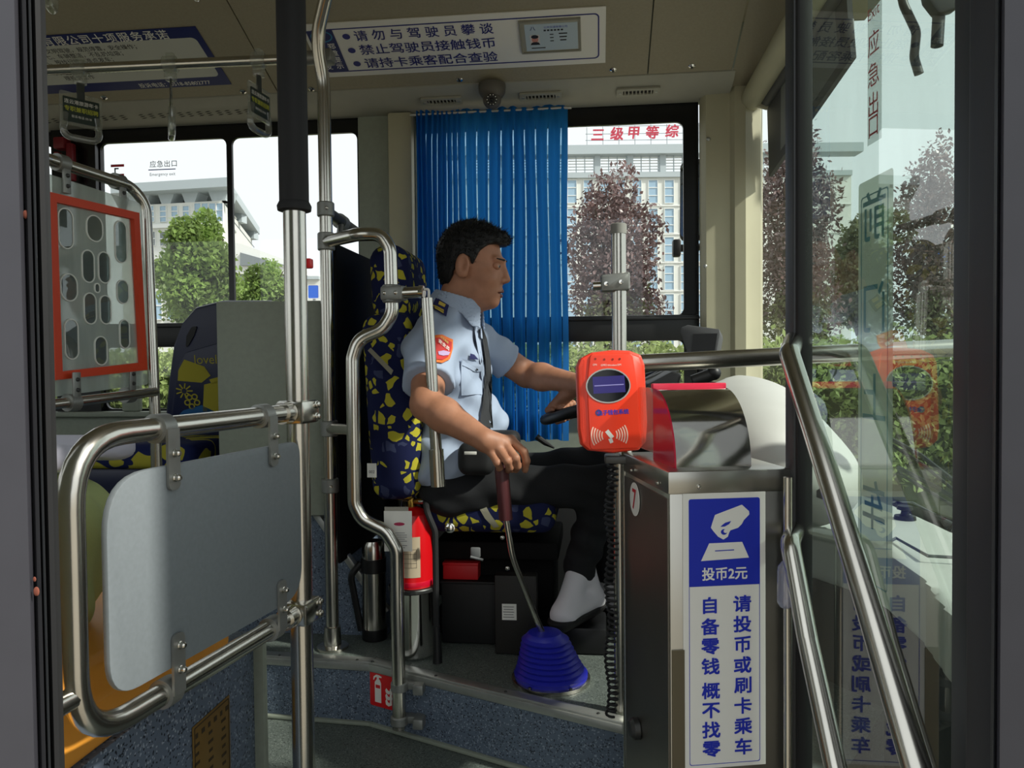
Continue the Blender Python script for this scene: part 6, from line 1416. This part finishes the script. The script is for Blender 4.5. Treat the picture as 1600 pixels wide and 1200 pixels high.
cl_ = obj('cloth', g, CUR, t, smooth=60); _a = cl_.data.attributes.new('thin_thread', 'FLOAT', 'POINT'); _a.data.foreach_set('value', thin)
g = G(); g.tube([(xa-0.02, 3.06, z1-0.01), (xb+0.02, 3.06, z1-0.01)], 0.006, 8); obj('track', g, ALU, t)
# ================================================================== OUTSIDE
GZ = -0.35
PAVE = mat('grey_beige_paving', '8d877b', 0.9, noise=0.12, nscale=3)
g = G(); g.box((0, 60, GZ-0.1), (300, 300, 0.2)); struct('ground', g, PAVE)
def leaves(name, blobs, n, size, m, parent, seed=1, shell_=0.55, up=0.3):
    """crown or hedge: many small pointed leaves spread through ellipsoid blobs"""
    r = np.random.default_rng(seed); vol = np.array([b[1][0]*b[1][1]*b[1][2] for b in blobs])**0.8; pk = r.choice(len(blobs), n, p=vol/vol.sum())
    d = r.normal(size=(n, 3)); d /= np.linalg.norm(d, axis=1)[:, None]; rad = shell_+(1-shell_)*r.random(n)**0.6
    C = np.array([b[0] for b in blobs])[pk]; R = np.array([b[1] for b in blobs])[pk]; P = C+d*R*rad[:, None]*(1+0.12*r.normal(size=(n, 1)))
    a = r.normal(size=(n, 3)); a[:, 2] += up; a /= np.linalg.norm(a, axis=1)[:, None]; b = np.cross(a, r.normal(size=(n, 3))); b /= np.linalg.norm(b, axis=1)[:, None]
    s = size*(0.6+0.8*r.random((n, 1))); v = np.stack([P-a*s*0.5, P+b*s*0.26, P+a*s*0.5, P-b*s*0.26], 1).reshape(-1, 3)
    base = wloc(parent); me = bpy.data.meshes.new(name); me.vertices.add(4*n); me.vertices.foreach_set('co', (v-base).astype(np.float32).ravel()); me.loops.add(4*n); me.loops.foreach_set('vertex_index', np.arange(4*n, dtype=np.int32)); me.polygons.add(n); me.polygons.foreach_set('loop_start', np.arange(0, 4*n, 4, dtype=np.int32)); me.update(calc_edges=True); me.validate(); me.materials.append(m)
    o = bpy.data.objects.new(name, me); COL.objects.link(o); o.parent = parent; o['kind'] = 'stuff'; return o
BARK = mat('brown_bark', '4d4038', 0.9, noise=0.2)
PLUM = translucent('plum_leaf', '796a6a', '8c6c68', 0.3, 0.30, noise=3.0); PLUM2 = translucent('green_plum_leaf', '6a6c55', '8b8f66', 0.35, 0.4, noise=3.0)
GREENL = translucent('bright_green_leaf', '6d8547', 'a0b868', 0.35, 0.4, noise=2.5); HEDGEL = translucent('hedge_leaf', '8b9a62', 'b4c384', 0.3, 0.5, noise=2.5)
def tree(name, label, cx, cyt, cyb, hw, D, m, n, size, seed, low=None):
    c = W(cx, 600, D); base = V(c[0], c[1], GZ); t = thing(name, label, 'tree', base, 'trees beyond the bus'); r = random.Random(seed)
    zt = W(cx, cyt, D)[2]; zb = W(cx, cyb, D)[2]; rw = hw/1200*D; blobs = []
    for k in range(9):
        u = k/8; z = zb+(zt-zb)*(0.12+0.78*u); w = rw*(0.75 if u < 0.6 else 0.75-0.9*(u-0.6)); a = k*2.4; blobs.append(((c[0]+w*0.5*math.cos(a), c[1]+w*0.5*math.sin(a), z), (w*0.75, w*0.75, (zt-zb)*0.17)))
    blobs.append(((c[0], c[1], (zt+zb)/2), (rw*0.75, rw*0.75, (zt-zb)*0.42)))
    g = G(); g.tube([base, V(c[0]+0.05, c[1], zb), V(c[0], c[1], zb+(zt-zb)*0.7)], [0.09, 0.06, 0.02], 8)
    for k in range(7): a = k*2.1; z = zb+(zt-zb)*(0.05+0.08*k); g.tube([V(c[0], c[1], z-0.3), V(c[0]+rw*0.6*math.cos(a), c[1]+rw*0.6*math.sin(a), z+0.5)], [0.03, 0.01], 6)
    obj('trunk', g, BARK, t); leaves('foliage', blobs, n, size, m, t, seed); 
    if low: leaves('lower_foliage', [((b[0][0], b[0][1], b[0][2]-(zt-zb)*0.25), b[1]) for b in blobs[:4]], n//3, size, low, t, seed+50)
    return t
tree('plum_tree', 'purple-leaved plum tree outside the driver window behind the capped post', 958, 268, 515, 92, 9.0, PLUM, 9000, 0.06, 3, PLUM2)
tree('plum_tree', 'purple-leaved plum tree seen through the gap beside the corner pillar', 1238, 195, 520, 82, 8.0, PLUM, 10000, 0.055, 4, PLUM2)
tree('plum_tree', 'purple-leaved plum tree seen through the door glass beside the right jamb', 1455, 228, 520, 78, 8.5, PLUM, 9000, 0.055, 5, PLUM2)
tree('plum_tree', 'small purple-leaved plum tree far off between the two larger ones in the door glass', 1340, 340, 520, 50, 13.0, PLUM2, 7000, 0.09, 6)
tree('camphor_tree', 'rounded bright green tree in front of the left building', 312, 338, 520, 72, 12.5, GREENL, 17000, 0.095, 7)
tree('green_shrub', 'lower green shrub between the window bar and the padded post', 415, 412, 520, 52, 16.0, GREENL, 9000, 0.095, 8)
# clipped hedge along the kerb
hy = 6.2; t = thing('clipped_hedge', 'long clipped green hedge running along the kerb', 'hedge', V(-0.5, hy, GZ))
g = G(); g.box((0.0, hy, GZ+0.72), (26, 0.9, 1.44), bev=0.1); obj('twig_core', g, mat('hedge_core', '3a4424', 0.95, noise=0.3, nscale=12), t)
r = np.random.default_rng(11); n = 80000; P = np.stack([r.uniform(-11, 11, n), hy-0.5-0.06*r.normal(size=n), r.uniform(GZ+0.55, GZ+1.55, n)], 1); top = r.random(n) < 0.3; P[top, 1] = hy-0.5+1.0*r.random(top.sum()); P[top, 2] = GZ+1.50+0.06*r.normal(size=top.sum())
hb = [(tuple(p), (0.02, 0.02, 0.02)) for p in P]
leaves('hedge_leaves', hb, n, 0.055, HEDGEL, t, 12)

# buildings
TILE = mat('pale_facade_tiles', 'd3d6d0', 0.6, noise=0.05, nscale=0.6); GRB = mat('grey_roof_band', 'a9b4b8', 0.6); BGLASS = mat('blue_window_glass', '93b0c4', 0.15, spec=0.8); WHITEB = mat('white_facade', 'dfe2df', 0.6); DKB = mat('dark_recess', '7c8488', 0.6)
def zAt(py, D): return 1.09+(569-py)/1200*D
def facade_window(fr, x0, x1, y0, y1, parent, m=None, bars=1, name='window', c=0.05):
    q = [fr.px(x0, y0), fr.px(x1, y1)]; cx_, cy_ = (q[0][0]+q[1][0])/2, (q[0][1]+q[1][1])/2; w_, h_ = abs(q[1][0]-q[0][0]), abs(q[1][1]-q[0][1])
    g = G(); o_ = [(cx_-w_/2, cy_-h_/2), (cx_+w_/2, cy_-h_/2), (cx_+w_/2, cy_+h_/2), (cx_-w_/2, cy_+h_/2)]; i_ = [(cx_+(a-cx_)*0.9, cy_+(b-cy_)*0.95) for a, b in o_]; g.ring(o_, i_, 0.12, fr, c-0.05)
    for k in range(bars): yy = cy_-h_/2+h_*(k+1)/(bars+1); g.box((cx_, yy, c), (w_*0.9, 0.08, 0.08), fr)
    o = obj(name, g, WHITEB, parent, smooth=0); g = G(); g.prism(i_, 0.02, fr, c-0.04); obj('pane', g, m or BGLASS, o, smooth=0); return o
# left building
DA = 70.0
cA, lA, rA, bA = W(352, 600, DA), W(195, 600, DA+2), W(398, 600, 92), W(230, 600, 100)
t = thing('office_building', 'grey and white building with overhanging roof seen through the left windows', 'building', V(cA[0], cA[1], GZ))
FAf = Frame(V(cA[0], cA[1], 0), (cA-lA)*V(1, 1, 0), (0, 0, 1)); FAs = Frame(V(cA[0], cA[1], 0), (rA-cA)*V(1, 1, 0), (0, 0, 1))
foot = [lA, cA, rA, bA]; XY = Frame((0, 0, 0), (1, 0, 0), (0, 1, 0))
zr_ = FAf.px(300, 316)[1]
g = G(); g.prism([(p[0], p[1]) for p in foot], zr_-GZ, XY, GZ); obj('walls', g, TILE, t, smooth=0)
ze0, ze1 = FAf.px(352, 298)[1], FAf.px(352, 284)[1]
cm = np.mean(foot, 0); eav = [cm+(p-cm)*1.13 for p in foot]
g = G(); g.prism([(p[0], p[1]) for p in eav], ze1-ze0, XY, ze0); obj('roof', g, GRB, t, smooth=0)
for k, (x0, x1) in enumerate(((205, 228), (252, 266), (289, 304), (331, 351))):
    q = FAf.px(x0, 305)[0], FAf.px(x1, 305)[0]; g = G(); g.prism([(q[0], zr_), (q[1], zr_), (q[1]+0.35, ze0), (q[0]-0.35, ze0)], 1.6, FAf, -1.6); obj('roof_pier', g, GRB, t, smooth=0)
for q in (0.03, 0.5, 0.97): p = cA+(rA-cA)*q; g = G(); g.box((p[0], p[1], (zr_+ze0)/2), (1.2, 1.2, ze0-zr_)); obj('roof_pier', g, GRB, t, smooth=0)
for x0, x1 in ((232, 242), (250, 261), (268, 279), (286, 297)): facade_window(FAf, x0, x1, 322, 347, t, bars=2)
for i in range(4):
    for j in range(3): facade_window(FAf, 304+i*11.5, 315+i*11.5, 318+j*11, 328.5+j*11, t, bars=0)
for x0 in (232, 250, 268, 286): facade_window(FAf, x0, x0+12, 362, 384, t, m=DKB, bars=1)
g = G(); g.box((FAf.px(275, 353)[0], FAf.px(275, 353)[1], 0.1), (9.5, 0.35, 0.5), FAf); obj('ledge', g, WHITEB, t)
for py in (340, 375, 410, 445): g = G(); a, b = FAs.px(357, py)[0], FAs.px(396, py)[0]; g.box(((a+b)/2, FAs.px(360, py)[1], 0.02), (abs(b-a), 0.06, 0.06), FAs); obj('wall_joint', g, DKB, t)
for py in (332, 354): facade_window(FAs, 361, 368, py, py+10, t, bars=0)
# low wing with sloped canopy
t = thing('entrance_wing', 'low pale entrance wing with sloping canopy right of the rounded green tree', 'building', W(420, 600, 60)*V(1, 1, 0)+V(0, 0, GZ))
FW = Frame(W(300, 600, 60)*V(1, 1, 0), RT*V(1, 1, 0), (0, 0, 1))
g = G(); g.prism(FW.pts([(225, 432), (500, 432), (500, 660), (225, 660)]), -8, FW, 0); obj('walls', g, TILE, t, smooth=0)
g = G(); g.prism(FW.pts([(372, 382), (384, 384), (472, 416), (480, 424), (480, 430), (372, 430)]), -9, FW, 1.0); obj('canopy', g, WHITEB, t, smooth=0)
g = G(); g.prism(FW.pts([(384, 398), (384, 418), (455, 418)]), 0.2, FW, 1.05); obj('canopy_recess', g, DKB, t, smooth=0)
for x0 in (240, 262, 398, 420, 442): facade_window(FW, x0, x0+15, 455, 500, t, bars=1, c=0.1)
g = G(); g.prism(FW.pts([(225, 432), (500, 432), (500, 437), (225, 437)]), 0.4, FW, 0.0); obj('eave', g, GRB, t, smooth=0)
# hospital building
DB = 85.0; FB = Frame(W(975, 600, DB)*V(1, 1, 0), RT*V(1, 1, 0), (0, 0, 1))
t = thing('hospital_building', 'tall pale building with red rooftop letters seen through the driver window', 'building', V(FB.o[0], FB.o[1], GZ))
zq = FB.px(975, 278)[1]
g = G(); a, b = FB.px(700, 300)[0], FB.px(1330, 300)[0]; g.prism([(a, GZ), (b, GZ), (b, zq), (a, zq)], -14, FB, 0); obj('walls', g, TILE, t, smooth=0)
g = G(); z0, z1 = FB.px(975, 243)[1], FB.px(975, 229)[1]; g.prism([(a-1, z0), (b+1, z0), (b+1, z1), (a-1, z1)], -2.2, FB, 0.8); obj('parapet', g, GRB, t, smooth=0)
g = G(); g.prism([(a, zq), (b, zq), (b, zq+0.55), (a, zq+0.55)], -1.6, FB, 0.3); obj('roof_band', g, GRB, t, smooth=0)
for k in range(-3, 8):
    x = 885+k*51.0; q = FB.px(x-7, 255)[0], FB.px(x+2, 255)[0]; g = G(); g.prism([(q[0], zq+0.5), (q[1], zq+0.5), (q[1], z0), (q[0], z0)], -1.5, FB, 0.2); obj('roof_pier', g, GRB, t, smooth=0)
    for j in range(6): g = G(); zz = zq+0.7+j*0.32; g.box((q[1]+1.5, zz, -0.4), (2.8, 0.07, 0.2), FB); obj('louvre', g, WHITEB, t)
    for j in range(1, 3): g = G(); g.box((q[1]+j*0.95, (zq+z0)/2, -0.3), (0.08, z0-zq, 0.2), FB); obj('louvre_post', g, GRB, t)
for i in range(-1, 10):
    for j in range(6):
        x = 886+i*25.3; y = 281+j*44.5
        if j == 0: facade_window(FB, x, x+15.5, y, y+37, t, bars=2)
        else: facade_window(FB, x, x+15.5, y, y+39, t, bars=2)
for j in range(5): g = G(); zz = FB.px(975, 322+j*44.5)[1]; g.box(((a+b)/2, zz, 0.06), (b-a, 0.12, 0.12), FB); obj('floor_line', g, WHITEB, t)
t = thing('rooftop_sign', 'red Chinese letters on a wire frame along the hospital roof', 'sign', FB.p(FB.px(990, 228)[0], z1, -1.0))
SGN = mat('red_sign_letter', 'b8344a', 0.5); fs = FB.at(0, 0, -1.0); LK = 85/1200
for ch, x, y in (('三', 934, 211), ('级', 964, 209), ('甲', 990, 208), ('等', 1019, 207), ('综', 1050, 205)): text(ch, 21*LK, fs, SGN, t, *fs.px(x, y), c=0.1, bold=0.035, shear=0.12, name='letter')
for k in range(8):
    x = 917+k*25; g = G(); p0, p1 = fs.px(x, 236), fs.px(x, 199-k*1.0); g.box(((p0[0]+p1[0])/2, (p0[1]+p1[1])/2, 0), (0.06, p1[1]-p0[1], 0.06), fs); obj('frame_post', g, DKB, t)
for y in (200, 212, 222): g = G(); p0, p1 = fs.px(915, y), fs.px(1094, y-7); zz = (p0[1]+p1[1])/2; g.box(((p0[0]+p1[0])/2, zz, -0.04), (p1[0]-p0[0], 0.05, 0.05), fs); obj('frame_bar', g, DKB, t)

# blue road sign and hoarding
c = W(490, 456, 15.0); t = thing('road_sign', 'small blue road sign between the two poles', 'sign', V(c[0], c[1], GZ))
f_ = Frame(c, RT*V(1, 1, 0), (0, 0, 1)); g = G(); g.prism(rrect(0.22, 0.27, 0.02), 0.02, f_); pb_ = obj('plate', g, mat('road_sign_blue', '1d5fd0', 0.4), t)
g = G(); g.ring(rrect(0.22, 0.27, 0.02), rrect(0.20, 0.25, 0.02), 0.004, f_, 0.0205); obj('white_rim', g, WHITE, pb_); g = G(); g.tube([V(c[0], c[1]+0.03, GZ), V(c[0], c[1]+0.03, c[2]+0.1)], 0.03, 8); obj('post', g, ALU, t)
c = W(1478, 396, 20); f_ = Frame(c, RT*V(1, 1, 0), (0, 0, 1)); t = thing('blue_hoarding', 'blue roadside hoarding glimpsed through the door glass at the right', 'hoarding', V(c[0], c[1], GZ))
g = G(); g.box((0, 0, 0), (1.5, 0.5, 0.08), f_); obj('board', g, mat('hoarding_blue', '2a4f9e', 0.5), t)
for s_ in (-0.6, 0.6): p = f_.p(s_, 0, -0.06); g = G(); g.tube([V(p[0], p[1], GZ), V(p[0], p[1], c[2])], 0.04, 8); obj('leg', g, ALU, t)

# outside mirrors and wipers
c = PY(1064, 318, 3.52); t = thing('side_mirror', 'black outside mirror at the edge of the driver window', 'mirror', PY(1064, 400, 3.52))
mf = Frame(c, nrm((0.85, -0.5, 0)), (0.06, 0, 1)); g = G(); g.prism(rrect(0.12, 0.36, 0.03, 5, 0.05, 0.01), 0.04, mf, -0.04, bev=0.012); obj('housing', g, BLACK, t)
g = G(); g.prism(rrect(0.10, 0.33, 0.025, 5, 0.05, 0.01), 0.003, mf, 0.0); obj('glass', g, mat('mirror_glass', 'aab4b4', 0.03, 1.0), t)
p = PY(1057, 388, 3.46); g = G(); g.box(p, (0.035, 0.05, 0.075), bev=0.008); g.box(p+V(0.05, 0, 0), (0.1, 0.03, 0.03), bev=0.006); g.tube([p+V(0.09, 0, 0), V(p[0]+0.14, 3.2, p[2])], 0.014, 8); obj('arm', g, BLACK, t)
t = thing('mirror_arms', 'black mirror arms hanging at the top right behind the door glass', 'mirror', W(1440, 60, 2.75))
g = G(); g.tube(fillet([W(1398, -60, 2.85), W(1412, 8, 2.80), W(1432, 50, 2.78), W(1428, 90, 2.78), W(1436, 116, 2.78)], 0.08), [0.02]*0 or 0.016, 12); obj('curved_arm', g, BLACK, t)
g = G(); g.prism(rpoly([(-0.075, 0.09), (0.06, 0.09), (0.05, -0.01), (-0.02, -0.03), (-0.06, 0.02)], 0.02), 0.05, Frame(W(1465, 18, 2.75), RT, (0, 0, 1)), bev=0.008); obj('bracket', g, BLACK, t)
g = G(); g.tube([W(1467, 20, 2.74), W(1464, 72, 2.74)], 0.021, 12); obj('stub', g, BLACK, t)
for k, L_ in enumerate((((1385, 682, 3.0), (1440, 712, 2.9), (1512, 768, 2.75)), ((1402, 730, 2.95), (1460, 760, 2.85), (1530, 800, 2.7)))):
    P = [W(*q) for q in L_]; t = thing('wiper', 'black windscreen wiper, '+('upper' if k == 0 else 'lower')+' of the two at the windscreen foot', 'wiper', P[0]); g = G(); g.tube(P+[V(1.0, 2.0-0.2*k, 0.57)], 0.009, 8); obj('arm', g, DARKMET, t)
    g = G(); g.tube([P[0]+V(0, 0, -0.02), P[1]+V(0, 0, -0.03), P[2]+V(0, 0, -0.035)], 0.006, 6); obj('blade', g, RUBBER, t)
